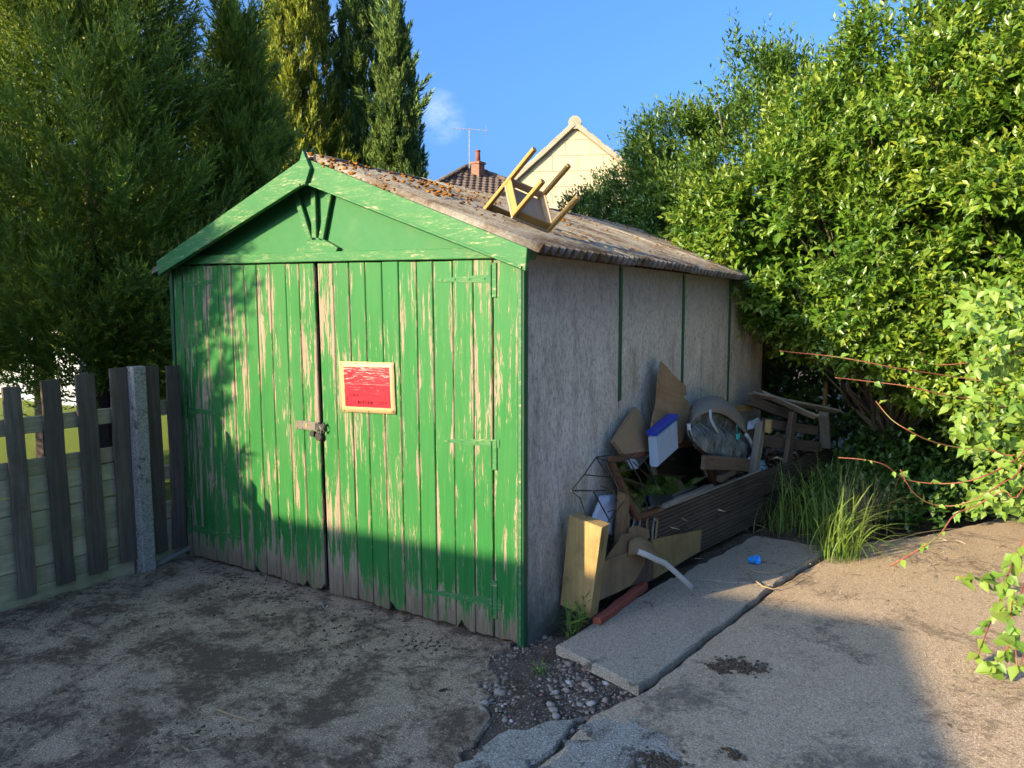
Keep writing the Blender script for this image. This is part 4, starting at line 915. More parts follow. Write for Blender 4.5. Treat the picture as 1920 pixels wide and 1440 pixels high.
ribbon('strap', [(1332, 768), (1333, 785), (1340, 800), (1347, 812)], .262, .052, M_WHITE, SEAT); tl_ = mat_plain('teal_webbing', (.05, .27, .21), .6)
bs = ribbon('strap', [(1382, 795), (1383, 812)], .27, .026, tl_, SEAT)
bp_ = onx(1384, 818, .275); m = MB(); m.box(bp_ - V3(.008, .03, .022), bp_ + V3(.008, .03, .022), .005); m.build('buckle', mat_plain('teal_plastic', (.06, .42, .34), .4), bs)
m = MB(); m.tube(refine([[onx(*p, .29) for p in ((1399, 815), (1408, 830), (1412, 850), (1404, 862))]])[0], .016, 7); m.build('side_tube', mat_plain('pale_plastic', (.40, .43, .42), .5), SEAT, True)
m = MB(); m.tube(refine([[onx(*p, .26) for p in ((1291, 795), (1293, 812), (1299, 825), (1306, 838))]])[0], .014, 7); m.build('side_tube', mat_plain('pale_plastic', (.40, .43, .42), .5), SEAT, True)

# loose timber in the bed
def plank(name, a, b, w_, t_, mat, label, side=(0, 0, 1), seed=0, grp=None, n=5):
    m = MB(); m.beam(a, b, w_, t_, side, .004, n, .003, seed, jag0=.015, jag1=.015); return single(name, m, mat, label, 'plank', grp)
plank('plank', onx(1318, 866, .30), onx(1404, 872, .34), .10, .03, M_BROWNWOOD, 'dark brown plank on edge under the child seat', seed=1)
plank('plank', onx(1240, 950, .20), onx(1330, 912, .22), .07, .03, M_GREYWOOD, 'grey plank lying in the bed behind the deck boards', (1, 0, .3), 2)
plank('plank', onx(1407, 738, .12), onx(1572, 772, .72), .085, .022, M_GREYWOOD, 'pale grey plank sloping on top of the far wood pile', (1, -.5, .4), 3)
plank('plank', onx(1425, 735, .17), onx(1532, 783, .62), .07, .02, M_GREYWOOD, 'narrow grey plank sloping just below the topmost plank', (1, -.5, .4), 4)
plank('plank', onx(1404, 750, .13), onx(1478, 778, .34), .09, .05, M_BROWNWOOD, 'thick dark plank under the sloping grey planks', seed=5)
plank('plank', onx(1428, 792, .22), onx(1532, 808, .55), .085, .035, M_BROWNWOOD, 'upper brown rail across the front of the far wood pile', seed=6)
plank('plank', onx(1428, 825, .26), onx(1534, 838, .56), .10, .035, M_BROWNWOOD, 'lower brown rail across the front of the far wood pile', seed=7)
plank('plank', onx(1544, 775, .62), onx(1549, 838, .60), .09, .05, M_GREYWOOD, 'upright grey board at the right end of the far wood pile', (1, 0, 0), 8)
plank('plank', onx(1372, 768, .06), onx(1410, 763, .08), .06, .03, M_SLEEPER, 'short yellowish batten against the wall behind the child seat', seed=9)
plank('plank', onx(1348, 898, .30), onx(1376, 882, .31), .05, .045, M_BROWNWOOD, 'small dark block of wood beside the mirror bottom corner', seed=10)
crumple('plastic_bag', [onx(1405, 790, .25), onx(1425, 783, .25), onx(1418, 800, .28), onx(1402, 806, .28)], .02, M_WHITE, 'scrap of white plastic bag behind the grey stake', 'bag', 12)
crumple('plastic_bag', [onx(1420, 866, .28), onx(1432, 862, .28), onx(1440, 880, .30), onx(1424, 885, .30)], .02, mat_plain('pale_blue_bag', (.30, .52, .60), .5), 'pale blue plastic bag between the two broad stakes', 'bag', 15)
crumple('black_tray', [onx(1218, 928, .16), onx(1262, 926, .16), onx(1262, 942, .2), onx(1222, 950, .2)], .012, M_BLACK, 'black plastic tray lying under the mirror', 'tray', 17)
PB, LB = [], []; rr = random.Random(63)
for _ in range(620):
    y = rr.uniform(.95, 4.9); x = rr.uniform(.03, deckx(y) - .03); PB.append((x, y, .235 + .16 * rr.random() ** 2 + (.12 if 3.2 < y < 4.6 else 0) * rr.random())); LB.append(rr.uniform(.05, .22))
cs2 = [(p[0], p[1], p[2] - .03) for p in PB[:420]]; rs2 = [(rr.uniform(.012, .035), rr.uniform(.008, .02), rr.uniform(.004, .010)) for _ in cs2]
BRUSH = (PB, LB, cs2, rs2)
# strip of red brick edging below the plywood
m = MB(); m.beam(onz(1120, 1166, .03), onz(1208, 1098, .035), .05, .05, (0, 0, 1), .006, 9, .004, 3); single('brick_edging', m, mat_plain('red_brick', (.27, .075, .045), .9, .1, 0, .3, 20), 'broken strip of red brick edging along the paving slab', 'brick')
# blue plastic cup lying on the slab
CUP = thing('cup', 'small blue plastic cup lying on the dark slab', 'cup', onz(1413, 1057, .010)); mcu = mat_plain('sky_blue_plastic', (.02, .30, .80), .35, .5, 0, .05); c0 = onz(1413, 1057, .010) + V3(0, 0, .028)
ax_ = unit(V3(.8, -.3, .25)); s1_ = unit(np.cross(ax_, V3(0, 0, 1))); s2_ = np.cross(s1_, ax_)
def cring(r_, d_, n=14): return [c0 + ax_ * d_ + (s1_ * math.cos(2 * math.pi * k / n) + s2_ * math.sin(2 * math.pi * k / n)) * r_ for k in range(n + 1)]
m = MB(); m.sheet([cring(.001, -.03), cring(.024, -.03), cring(.0245, -.026), cring(.029, .028), cring(.031, .03), cring(.031, .034), cring(.027, .034), cring(.0225, -.024), cring(.001, -.024)]); m.build('wall', mcu, CUP, True)
m = MB(); m.tube(cring(.0305, .032), .0025, 5, cap=False); m.build('rim', mcu, CUP, True)
m = MB(); rows = [[V3(-1.36 + .06 * i / 4, -.17 + .035 * j / 3, -.026 + .012 * math.sin(i * 1.1 + j)) for j in range(4)] for i in range(5)]; m.sheet(rows, .001, (0, 0, 1)); single('paper_scrap', m, M_STRAP, 'scrap of pale paper on the concrete below the door gap', 'litter', None, True)

# ================================================================== loose ground stuff
mp_ = NT('pebbles', .85, .2); at_ = mp_.n('ShaderNodeAttribute', attribute_name='tint'); sp_ = mp_.n('ShaderNodeSeparateColor'); mp_.l(at_.outputs['Color'], sp_.inputs[0])
mp_.col(mp_.ramp(sp_.outputs[0], [(0., (.08, .06, .045)), (.45, (.19, .15, .11)), (.75, (.26, .22, .18)), (.93, (.24, .11, .075)), (1., (.42, .38, .33))]))
cs, rs = [], []; rr = random.Random(12)
for _ in range(3800):
    u = rr.random(); y = rr.uniform(-.62, .30); x = rr.uniform(-.14, .66)
    if mnoise.noise(Vector((x * 4, y * 4, 7.))) < rr.uniform(-.35, .25): continue
    if y > .02 and x > .17: continue
    if y < -.35 and x < .0: continue
    s_ = rr.choice([.003, .004, .005, .006, .008]) * rr.uniform(.7, 1.3) if rr.random() < .95 else rr.uniform(.011, .022)
    cs.append((x, y, -.043 + .022 * mnoise.noise(Vector((x * 5, y * 5, 4.))) + .015 * math.exp(-((x - .15) ** 2 + (y + .2) ** 2) / .06) + s_ * rr.uniform(-.2, .5))); rs.append((s_ * 1.3, s_, s_ * .75))
o = lumps('gravel', cs, rs, mp_.m, None, 1, .3, 5); tag(o, 'loose pebbles and rubble by the garage corner', 'gravel', None, 'stuff')
# earth heap under the gravel
rows = [[(x, y, -.043 + .022 * mnoise.noise(Vector((x * 5, y * 5, 4.))) + .010 * mnoise.noise(Vector((x * 19, y * 19, 4.))) + .015 * math.exp(-((x - .15) ** 2 + (y + .2) ** 2) / .06) + .014 * max(0, min(1, (x - .5) / .1)) * (1 if y > -.1 else 0)) for x in np.linspace(-.2, 1.16, 50)] for y in np.linspace(-1.6, 2.9, 120)]
m = MB(); m.sheet(rows); tag(m.build('bare_earth', M_SOIL, None, True), kind='structure')
cs, rs = [], []
for _ in range(3600):
    x, y = rr.uniform(-2.8, 1.9), rr.uniform(-2.0, -.02)
    dn = mnoise.noise(Vector((x * 1.7, y * 2.6, 9.))) + .3 * mnoise.noise(Vector((x * 7, y * 7, 2.)))
    if x > .2: dn -= .35
    if dn < .12 + .25 * rr.random(): continue
    s_ = rr.uniform(.0015, .0055) * (2 if rr.random() < .05 else 1); cs.append((x, y, (-.03 if x < .3 else -.003) + s_ * .2)); rs.append((s_ * 1.6, s_, s_ * .5))
for cx, cy, n_, rr_ in ((1.02, .36, 260, .09), (.93, .27, 80, .04), (1.0, -.62, 220, .07), (.98, -.9, 260, .10), (1.22, -.42, 60, .03), (.62, 1.0, 30, .05), (-1.9, -.25, 90, .3), (-1.0, -.3, 90, .25), (-.5, -.25, 60, .12)):
    for _ in range(n_):
        s_ = rr.uniform(.002, .0085); cs.append((rr.gauss(cx, rr_ * .6), rr.gauss(cy, rr_ * .5), (.0 if cx > .4 else -.03) + s_ * .3)); rs.append((s_ * 1.4, s_, s_ * .6))
md_ = NT('dirt_clods', 1., .05); md_.col(md_.mix(md_.noise(md_.coord('World'), 30, 4), (.05, .036, .024), (.11, .08, .054))); o = lumps('dirt_clods', cs, rs, md_.m, None, 1, .35, 6); tag(o, 'dark moss and dirt crumbs on the concrete', 'dirt', None, 'stuff')
# dry stalks, needles and leaf litter
def slivers(name, P, L, mat, seed, lift=.01, w_=.0016):
    r_ = np.random.RandomState(seed); n = len(P); a = r_.uniform(0, 6.28, n); d = np.stack([np.cos(a), np.sin(a), r_.uniform(-.08, .15, n)], -1) * np.asarray(L)[:, None]; s_ = np.stack([-np.sin(a), np.cos(a), np.zeros(n)], -1) * w_
    P = np.asarray(P); bend = np.stack([-np.sin(a), np.cos(a), np.zeros(n)], -1) * (np.asarray(L) * r_.uniform(-.2, .2, n))[:, None]; h = np.array([0, 0, lift])
    v = np.stack([P - d / 2 - s_, P - d / 2 + s_, P + bend + s_ + h * r_.uniform(0, 1, (n, 1)), P + bend - s_ + h * .3, P + d / 2], 1)
    t = np.array([[0, 1, 2], [0, 2, 3], [3, 2, 4]]); f = t[None] + (np.arange(n) * 5)[:, None, None]; c = np.repeat(r_.uniform(0, 1, (n, 1)), 5, 0)
    return fast_mesh(name, v.reshape(-1, 3), f.reshape(-1, 3), np.hstack([c, c * 0, c * 0]), mat)
mst = NT('dry_litter', .9, .1); at_ = mst.n('ShaderNodeAttribute', attribute_name='tint'); sp_ = mst.n('ShaderNodeSeparateColor'); mst.l(at_.outputs['Color'], sp_.inputs[0]); mst.col(mst.ramp(sp_.outputs[0], [(0, (.05, .035, .022)), (.6, (.22, .16, .10)), (1, (.42, .34, .22))]))
PP, LL = [], []
for _ in range(5200):
    x, y = rr.uniform(-2.8, 2.1), rr.uniform(-1.9, 3.4)
    if x < 0 and y > -.02: continue
    k = .07
    if x < -.0: k = .35 + .5 * (mnoise.noise(Vector((x * 1.6, y * 2.2, 5.))) > 0)
    if x < -2.2 or y > 1.9: k = .9
    if 1.0 < x < 1.5 and 1.6 < y < 2.4: k = 1
    if rr.random() > k: continue
    z = -.027 if x < .3 else (.017 if (y < 1.5 and x < .8 and y > -.1) else (.011 if x < 1. and y > 1.4 else .001)); PP.append((x, y, z)); LL.append(rr.uniform(.012, .05) if rr.random() < .93 else rr.uniform(.08, .2))
tag(slivers('leaf_litter', PP, LL, mst.m, 3), 'dry needles and stalks scattered over the concrete', 'litter', None, 'stuff')
tag(slivers('brushwood', BRUSH[0], BRUSH[1], mst.m, 9, .05, .004), 'dry twigs and stalks heaped in the raised bed', 'twigs', None, 'stuff')
tag(lumps('bark_chips', BRUSH[2], BRUSH[3], md_.m, None, 1, .4, 8), 'dark bark and wood chips covering the raised bed', 'bark', None, 'stuff')
for i, pl_ in enumerate((((1380, 1060), (1440, 1075), (1500, 1060), (1545, 1040), (1640, 1020)), ((1400, 1075), (1450, 1105), (1520, 1068)), ((1490, 1012), (1530, 1035), (1600, 1020)), ((405, 1330), (470, 1352), (482, 1352)), ((1650, 1025), (1720, 1000), (1800, 990)))):
    m = MB(); m.tube(refine([[onz(*p, .02 if i != 3 else -.02) for p in pl_]])[0], .0045, 5, .002); single('dry_stalk', m, mat_plain('dry_stalk', (.30, .22, .12), .9), ['long dry stalk lying across the slab beside the blue cup', 'curved dry stalk in front of the blue cup', 'dry stalk under the grass tuft', 'short twig on the dusty concrete before the left door', 'dry stalk at the edge of the sunlit concrete'][i], 'twig', None, True)

# ================================================================== VEGETATION
def leaf_soup(P, D, N, L, W, droop=.15, fold=.18, r1=None, g1=None):
    """5-vertex folded leaves; returns verts, tris, tint"""
    n = len(P); D = D / np.linalg.norm(D, axis=1, keepdims=True); S = np.cross(D, N); S /= np.linalg.norm(S, axis=1, keepdims=True) + 1e-9; N = np.cross(S, D); L = L[:, None]; W = W[:, None]
    b = P; mid = P + D * L * .5 - N * W * fold * .5; tip = P + D * L - N * L * droop; l = P + D * L * .42 + S * W * .5 + N * W * fold; r = P + D * L * .42 - S * W * .5 + N * W * fold
    v = np.stack([b, mid, tip, l, r], 1).reshape(-1, 3); t = np.array([[0, 4, 1], [0, 1, 3], [1, 4, 2], [1, 2, 3]])
    f = (t[None] + (np.arange(n) * 5)[:, None, None]).reshape(-1, 3)
    c = np.zeros((n, 5, 3)); c[..., 0] = (RS.uniform(0, 1, n) if r1 is None else r1)[:, None]; c[..., 1] = (np.zeros(n) if g1 is None else g1)[:, None]
    return v, f, c.reshape(-1, 3)
def twigs(P, D, lens, nodes, leafL, leafW, seed, spread=.85, tipg=.0):
    """opposite-leaved twigs: base P, direction D"""
    r_ = np.random.RandomState(seed); n = len(P); D = D / np.linalg.norm(D, axis=1, keepdims=True)
    A = np.cross(D, r_.normal(size=(n, 3))); A /= np.linalg.norm(A, axis=1, keepdims=True); B = np.cross(D, A)
    PP, DD, NN, LL, WW, RR, GG = [], [], [], [], [], [], []; tr = r_.uniform(0, 1, n)
    for k in range(nodes):
        t = (k + .5) / nodes; ax = A if k % 2 else B
        for sg in (1, -1):
            PP.append(P + D * (lens * t)[:, None]); d = D * (.45 + .4 * t) + ax * sg * spread + r_.normal(0, .18, (n, 3)) + np.array([0, 0, .12]); DD.append(d)
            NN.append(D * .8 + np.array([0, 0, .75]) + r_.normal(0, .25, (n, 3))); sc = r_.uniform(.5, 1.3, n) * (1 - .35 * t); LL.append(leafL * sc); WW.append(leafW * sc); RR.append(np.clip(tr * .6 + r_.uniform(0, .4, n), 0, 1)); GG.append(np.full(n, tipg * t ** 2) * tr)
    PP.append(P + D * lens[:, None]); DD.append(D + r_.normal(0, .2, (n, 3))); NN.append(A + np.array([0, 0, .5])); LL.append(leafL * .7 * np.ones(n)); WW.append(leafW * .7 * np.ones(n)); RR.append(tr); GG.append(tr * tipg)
    return leaf_soup(*[np.concatenate(x) for x in (PP, DD, NN, LL, WW)], r1=np.concatenate(RR), g1=np.concatenate(GG))
def join(parts):
    V, F, C_ = [], [], []; o = 0
    for v, f, c in parts: V.append(v); F.append(f + o); C_.append(c); o += len(v)
    return np.concatenate(V), np.concatenate(F), np.concatenate(C_)
def blob_points(ell, n, seed, depth=.35, cull=True, keep=.25, zmin=-9):
    """points in the outer shell of a union of ellipsoids with lumpy radius; returns points, outward normals"""
    r_ = np.random.RandomState(seed); area = np.array([(e[1][0] * e[1][1] + e[1][1] * e[1][2] + e[1][0] * e[1][2]) for e in ell]); pr = area / area.sum(); P, N = [], []
    while len(P) < n:
        k = r_.choice(len(ell), p=pr); c, rad = np.array(ell[k][0]), np.array(ell[k][1]); d = r_.normal(size=3); d /= np.linalg.norm(d); nn = d / rad; nn /= np.linalg.norm(nn)
        q = Vector(c + d * rad); lump_ = 1 + .36 * mnoise.noise(q * 1.45) + .17 * mnoise.noise(q * 3.3) + .05 * mnoise.noise(q * 9)
        if mnoise.noise(q * 2.4 + Vector((9, 4, 2))) + .5 * mnoise.noise(q * 5.5) < -.04 and r_.rand() < .97: continue
        s_ = lump_ - min(.9, r_.exponential(depth)) * .5; p = c + d * rad * s_
        if p[2] < zmin: continue
        bad = False
        for j, (c2, r2) in enumerate(ell):
            if j != k and np.sum(((p - np.array(c2)) / np.array(r2)) ** 2) < .60: bad = True; break
        if bad: continue
        if cull and np.dot(nn, CAM - p) < -.3 * np.linalg.norm(CAM - p) and r_.rand() > keep: continue
        P.append(p); N.append(nn)
    return np.array(P), np.array(N)
M_BARK = mat_wood('shrub_bark', (.11, .085, .06), (.24, .195, .145)); M_CBARK = mat_wood('conifer_bark', (.06, .042, .032), (.15, .11, .085))
def branches(m, root, ends, seed, r0=.022, r1=.004, n=5):
    rr = random.Random(seed)
    for e in ends:
        pts = []
        for k in range(n + 1):
            f = k / n; p = np.array(root) * (1 - f) + np.array(e) * f; p = p + V3(rr.uniform(-1, 1), rr.uniform(-1, 1), rr.uniform(-.3, 1) * .8) * .11 * math.sin(math.pi * f); pts.append(p)
        m.tube(pts, r0, 5, r1, False)
def shrub(name, label, ell, ntw, leafL, leafW, mat, seed, root, nodes=3, tw=(.10, .24), tipg=.6, up=.35, keep=.10, zmin=-9, inner=.25, spread=.85, nbr=70):
    T = thing(name, label, 'shrub', (root[0], root[1], 0)); P, N = blob_points(ell, ntw, seed, .28, True, keep, zmin); r_ = np.random.RandomState(seed + 1)
    D = N + np.array([0, 0, up]) + r_.normal(0, .38, N.shape); parts = [twigs(P, D, r_.uniform(*tw, len(P)), nodes, leafL, leafW, seed + 2, spread, tipg)]
    # leaves further inside, so the crown is not hollow
    k = int(ntw * inner); P2 = P[:k] - N[:k] * r_.uniform(.25, .7, (k, 1)); parts.append(twigs(P2, D[:k], r_.uniform(.15, .3, k), 2, leafL * 1.5, leafW * 1.6, seed + 3, 1., 0.))
    # long shoots that break the outline
    k = max(10, ntw // 60); ii = r_.choice(len(P), k, False); parts.append(twigs(P[ii] + N[ii] * .05, N[ii] * .6 + np.array([0, 0, .9]) + r_.normal(0, .25, (k, 3)), r_.uniform(.25, .45, k), 6, leafL * .85, leafW * .8, seed + 4, spread, tipg))
    v, f, c = join(parts); fast_mesh('foliage', v, f, c, mat, T)
    m = MB(); ends = [P[i] + N[i] * .02 for i in r_.choice(len(P), nbr)]; branches(m, V3(root[0], root[1], -.05) + V3(0, 0, .4), ends, seed)
    m.tube([V3(root[0], root[1], -.1), V3(root[0] + .03, root[1], .3), V3(root[0], root[1], .5)], .07, 7, .05); m.build('stems', M_BARK, T)
    return T
ML_PRIV = mat_leaf('privet_leaf', (.035, .10, .010), (.125, .235, .020), (.32, .35, .042), .34, .36)
ML_NARR = mat_leaf('narrow_leaf', (.042, .105, .014), (.11, .20, .024), (.24, .28, .04), .3, .4)
ML_DARK = mat_leaf('dark_shrub_leaf', (.028, .075, .014), (.065, .14, .024), (.14, .21, .04), .25, .42)
ML_VINE = mat_leaf('vine_leaf', (.07, .16, .018), (.15, .29, .035), (.27, .33, .06), .4, .45)
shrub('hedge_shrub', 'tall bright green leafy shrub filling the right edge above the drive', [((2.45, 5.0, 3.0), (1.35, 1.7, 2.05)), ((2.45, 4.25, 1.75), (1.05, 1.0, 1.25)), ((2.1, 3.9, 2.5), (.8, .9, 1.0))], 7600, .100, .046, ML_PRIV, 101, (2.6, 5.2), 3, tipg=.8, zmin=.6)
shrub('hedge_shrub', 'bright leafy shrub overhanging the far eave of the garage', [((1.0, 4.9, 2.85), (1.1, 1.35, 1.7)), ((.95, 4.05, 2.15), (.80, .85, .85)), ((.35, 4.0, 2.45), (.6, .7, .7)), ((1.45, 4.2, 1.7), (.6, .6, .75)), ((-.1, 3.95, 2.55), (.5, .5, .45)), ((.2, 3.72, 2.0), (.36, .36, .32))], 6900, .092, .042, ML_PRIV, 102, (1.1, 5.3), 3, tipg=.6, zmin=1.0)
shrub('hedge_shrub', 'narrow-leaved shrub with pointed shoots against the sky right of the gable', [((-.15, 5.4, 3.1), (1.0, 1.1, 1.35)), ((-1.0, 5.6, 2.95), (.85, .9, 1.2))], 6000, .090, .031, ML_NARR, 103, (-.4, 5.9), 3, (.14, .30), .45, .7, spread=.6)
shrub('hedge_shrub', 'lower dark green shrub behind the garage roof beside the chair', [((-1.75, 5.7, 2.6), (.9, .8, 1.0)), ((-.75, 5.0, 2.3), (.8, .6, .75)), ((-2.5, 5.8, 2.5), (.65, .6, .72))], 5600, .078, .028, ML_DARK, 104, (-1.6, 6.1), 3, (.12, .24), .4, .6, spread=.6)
# overgrown mass closing the gap behind
T = shrub('hedge_shrub', 'dense dark shrubs closing off the far corner behind the rubbish', [((1.3, 7.0, 1.3), (2.2, 1.0, 2.2)), ((.2, 6.4, .9), (1.2, .7, 1.3)), ((.7, 5.5, .9), (.7, .5, 1.0)), ((.6, 6.4, 1.2), (1.8, .6, 1.6)), ((3.2, 6.8, 2.), (1.5, 1.5, 2.5))], 3400, .13, .065, ML_DARK, 105, (1.4, 7.2), 3, (.2, .4), .2, .3, keep=.0)

# ---- conifers
def plume(seed, ns=20, nt=15, width=.42, tl=.055, tw=.007, ang=(54, 26)):
    """feathery branch along +z, length 1, outline like a small fir: flat ferny sprays round a leader; triangles (T,3,3), tint (T,3,2)"""
    r_ = np.random.RandomState(seed); tri, tint = [], []
    for j in range(ns):
        t = .02 + .93 * ((j + r_.rand() * .8) / ns) ** .9; az = j * 2.399 + r_.normal(0, .35); ph = R(ang[0] + (ang[1] - ang[0]) * t) + r_.normal(0, .12)
        rad = np.array([math.cos(az), math.sin(az), 0]); d = rad * math.sin(ph) + np.array([0, 0, math.cos(ph)]); ls = (width * (1 - t) ** .85 + .055) * r_.uniform(.7, 1.25)
        base = np.array([0, 0, t]); side0 = np.cross(d, rad + r_.normal(0, .6, 3)); side0 /= np.linalg.norm(side0); n_ = max(5, int(nt * (.45 + .75 * ls / width)))
        for k in range(n_):
            s_ = .12 + .86 * k / n_; sg = 1 if k % 2 else -1; p = base + d * ls * s_ + np.array([0, 0, .22 * ls * s_ * s_]) + r_.normal(0, .006, 3)
            dd = d * .80 + side0 * sg * .62 + np.array([0, 0, .25]) + r_.normal(0, .16, 3); dd /= np.linalg.norm(dd); lt = (tl * (1.25 - .75 * s_)) * r_.uniform(.75, 1.3)
            wv = np.cross(dd, r_.normal(size=3)); wv = wv / np.linalg.norm(wv) * tw
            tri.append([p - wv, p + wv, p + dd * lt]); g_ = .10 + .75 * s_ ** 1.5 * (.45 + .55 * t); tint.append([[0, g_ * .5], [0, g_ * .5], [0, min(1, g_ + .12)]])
        p = base + d * ls * .92 + np.array([0, 0, .19 * ls]); wv = side0 * tw; tri.append([p - wv, p + wv, p + (d + np.array([0, 0, .4])) * tl]); tint.append([[0, .7], [0, .7], [0, 1.]])
    return np.array(tri), np.array(tint)
PL = [plume(s_, 18, 12, .42, .10, .014) for s_ in range(5)]
PLB = [plume(s_ + 40, 36, 20, .40, .062, .0075) for s_ in range(5)]
PLC = [plume(s_ + 20, 16, 10, .27, .12, .021, (38, 18)) for s_ in range(4)]
def place_plumes(tmpl, P, D, S, seed, tin=None):
    r_ = np.random.RandomState(seed); n = len(P); D = D / np.linalg.norm(D, axis=1, keepdims=True); X = np.cross(D, r_.normal(size=(n, 3))); X /= np.linalg.norm(X, axis=1, keepdims=True); Y = np.cross(D, X); which = r_.randint(0, len(tmpl), n); V, C_ = [], []
    for w_ in range(len(tmpl)):
        ii = np.where(which == w_)[0]
        if not len(ii): continue
        t, c = tmpl[w_]; t = t.reshape(-1, 3); M = np.stack([X[ii], Y[ii], D[ii]], 1) * S[ii][:, None, None]
        v = np.einsum('vk,nkj->nvj', t, M) + P[ii][:, None, :]; V.append(v.reshape(-1, 3)); cc_ = np.zeros((len(ii), len(t), 3)); cc_[..., 0] = (r_.uniform(0, 1, len(ii)) if tin is None else tin[ii])[:, None]; cc_[..., 1] = c.reshape(-1, 2)[None, :, 1]; C_.append(cc_.reshape(-1, 3))
    V = np.concatenate(V); C_ = np.concatenate(C_); return V, np.arange(len(V)).reshape(-1, 3), C_
ML_LEY = mat_leaf('leylandii_spray', (.032, .095, .012), (.11, .21, .024), (.38, .44, .048), .32, .55)
ML_CYP = mat_leaf('cypress_spray', (.030, .085, .024), (.068, .14, .030), (.18, .25, .038), .25, .6)
ML_GOLD = mat_leaf('golden_cypress_spray', (.07, .13, .016), (.16, .22, .022), (.36, .37, .035), .35, .6)
def conifer(label, x, y, H, rad, n, mat, seed, tmpl=PL, z0=.7, upk=.85, outk=.7, size=(.5, 1.0), prof=None, cull=True, group=None, name='conifer_tree', trunk=.13, fill=0, fillr=.7):
    T = thing(name, label, 'tree', (x, y, 0), group); r_ = np.random.RandomState(seed); P, D, S, TI = [], [], [], []
    while len(P) < n:
        z = z0 + (H - z0) * r_.rand() ** 1.15; th = r_.uniform(0, 2 * math.pi); f = (z - z0) / (H - z0); pr = prof(f) if prof else (min(1, .62 + 1.3 * f) if f < .3 else 1) * (1 - f) ** .62
        lump_ = 1 + .3 * mnoise.noise(Vector((math.cos(th) * 1.6 + seed, math.sin(th) * 1.6, z * 1.1))); rr_ = rad * pr * lump_ * (.55 + .5 * r_.rand() ** .5); o_ = np.array([math.cos(th), math.sin(th), 0])
        p = np.array([x, y, z]) + o_ * rr_
        if cull and np.dot(o_, unit((CAM - p) * [1, 1, 0])) < -.25 and r_.rand() > .15: continue
        s_ = r_.uniform(*size) * (.6 + .5 * (1 - f)); d = o_ * outk * (1.25 - .75 * f) + np.array([0, 0, upk * (.55 + .6 * f)]) + r_.normal(0, .22, 3)
        P.append(p - d / np.linalg.norm(d) * s_ * .28); D.append(d); S.append(s_); TI.append(np.clip(.5 + .9 * mnoise.noise(Vector(p * 1.2)) + r_.normal(0, .15), 0, 1))
    v, f, c = place_plumes(tmpl, np.array(P), np.array(D), np.array(S), seed + 1, np.array(TI))
    if fill:
        ii = r_.choice(len(P), fill); ax_ = np.array([x, y, 0]); P2 = np.array(P)[ii]; P2[:, :2] = ax_[:2] + (P2[:, :2] - ax_[:2]) * r_.uniform(.1, fillr, (fill, 1)); P2[:, 2] += r_.normal(0, .35, fill)
        v2, f2, c2 = place_plumes(PL if tmpl is not PLC else PLC, P2, np.array(D)[ii] + r_.normal(0, .4, (fill, 3)), r_.uniform(.5, .9, fill) * (1 if tmpl is not PLC else .8), seed + 2); c2[:, 1] *= .8; v, f, c = join([(v, f, c), (v2, f2, c2)])
    fast_mesh('crown', v, f, c, mat, T)
    m = MB(); m.tube([V3(x, y, -.1), V3(x + .03, y, H * .3), V3(x, y + .02, H * .6), V3(x, y, H * .93)], trunk, 8, .015)
    sel = r_.choice(len(P), 40); 
    for i in sel: p = P[i]; m.tube([V3(x, y, max(.2, p[2] - .35)), (V3(x, y, p[2] - .2) + p) / 2, p], .018, 4, .005, False)
    m.build('trunk', M_CBARK, T); return T
taper = lambda f: (min(1, .75 + 1.2 * f) if f < .2 else 1) * (1 - max(0, f - .05) / .95) ** 1.0
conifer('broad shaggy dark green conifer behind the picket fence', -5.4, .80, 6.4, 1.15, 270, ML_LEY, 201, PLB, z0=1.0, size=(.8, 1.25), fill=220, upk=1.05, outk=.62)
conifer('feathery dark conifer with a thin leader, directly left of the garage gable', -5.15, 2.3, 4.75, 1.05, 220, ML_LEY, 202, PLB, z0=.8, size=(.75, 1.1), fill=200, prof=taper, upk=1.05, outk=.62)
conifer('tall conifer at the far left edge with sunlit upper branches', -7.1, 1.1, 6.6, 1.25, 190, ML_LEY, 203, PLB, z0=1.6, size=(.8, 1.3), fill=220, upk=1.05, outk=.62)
colp = lambda f: min(1, .75 + f) * (1 - max(0, f - .25) / .75) ** .55
conifer('golden-tipped columnar cypress behind the garage, nearest the shaggy conifers', -7.55, 5.3, 8.2, .90, 1050, ML_GOLD, 211, PLC, .8, 1.3, .30, (.38, .65), colp, name='cypress_tree', fill=520)
conifer('dark columnar cypress in the middle of the row behind the garage', -6.95, 6.2, 7.6, .74, 900, ML_CYP, 212, PLC, .8, 1.3, .27, (.38, .62), colp, name='cypress_tree', fill=300)
conifer('slender dark cypress at the right end of the row against the sky', -6.22, 6.15, 6.2, .56, 900, ML_CYP, 213, PLC, .8, 1.35, .25, (.33, .55), colp, name='cypress_tree', fill=300)
# neighbours just outside the left edge of the photograph: one shades fence and left door, one is added to shade the conifers
conifer('conifer standing beyond the fence outside the left edge of the view', -5.55, -3.7, 6.2, 1.35, 900, ML_LEY, 221, PL, z0=.6, size=(.6, .9), fill=420, fillr=.98, cull=False, prof=lambda f: (.62 + 1.1 * f) if f < .25 else (.9 if f < .6 else .9 * (1 - (f - .6) / .4) ** .5))
conifer('second conifer farther left outside the view', -7.9, -3.6, 4.2, 1.5, 260, ML_LEY, 222, PL, z0=.6, size=(.6, 1.1), cull=False)

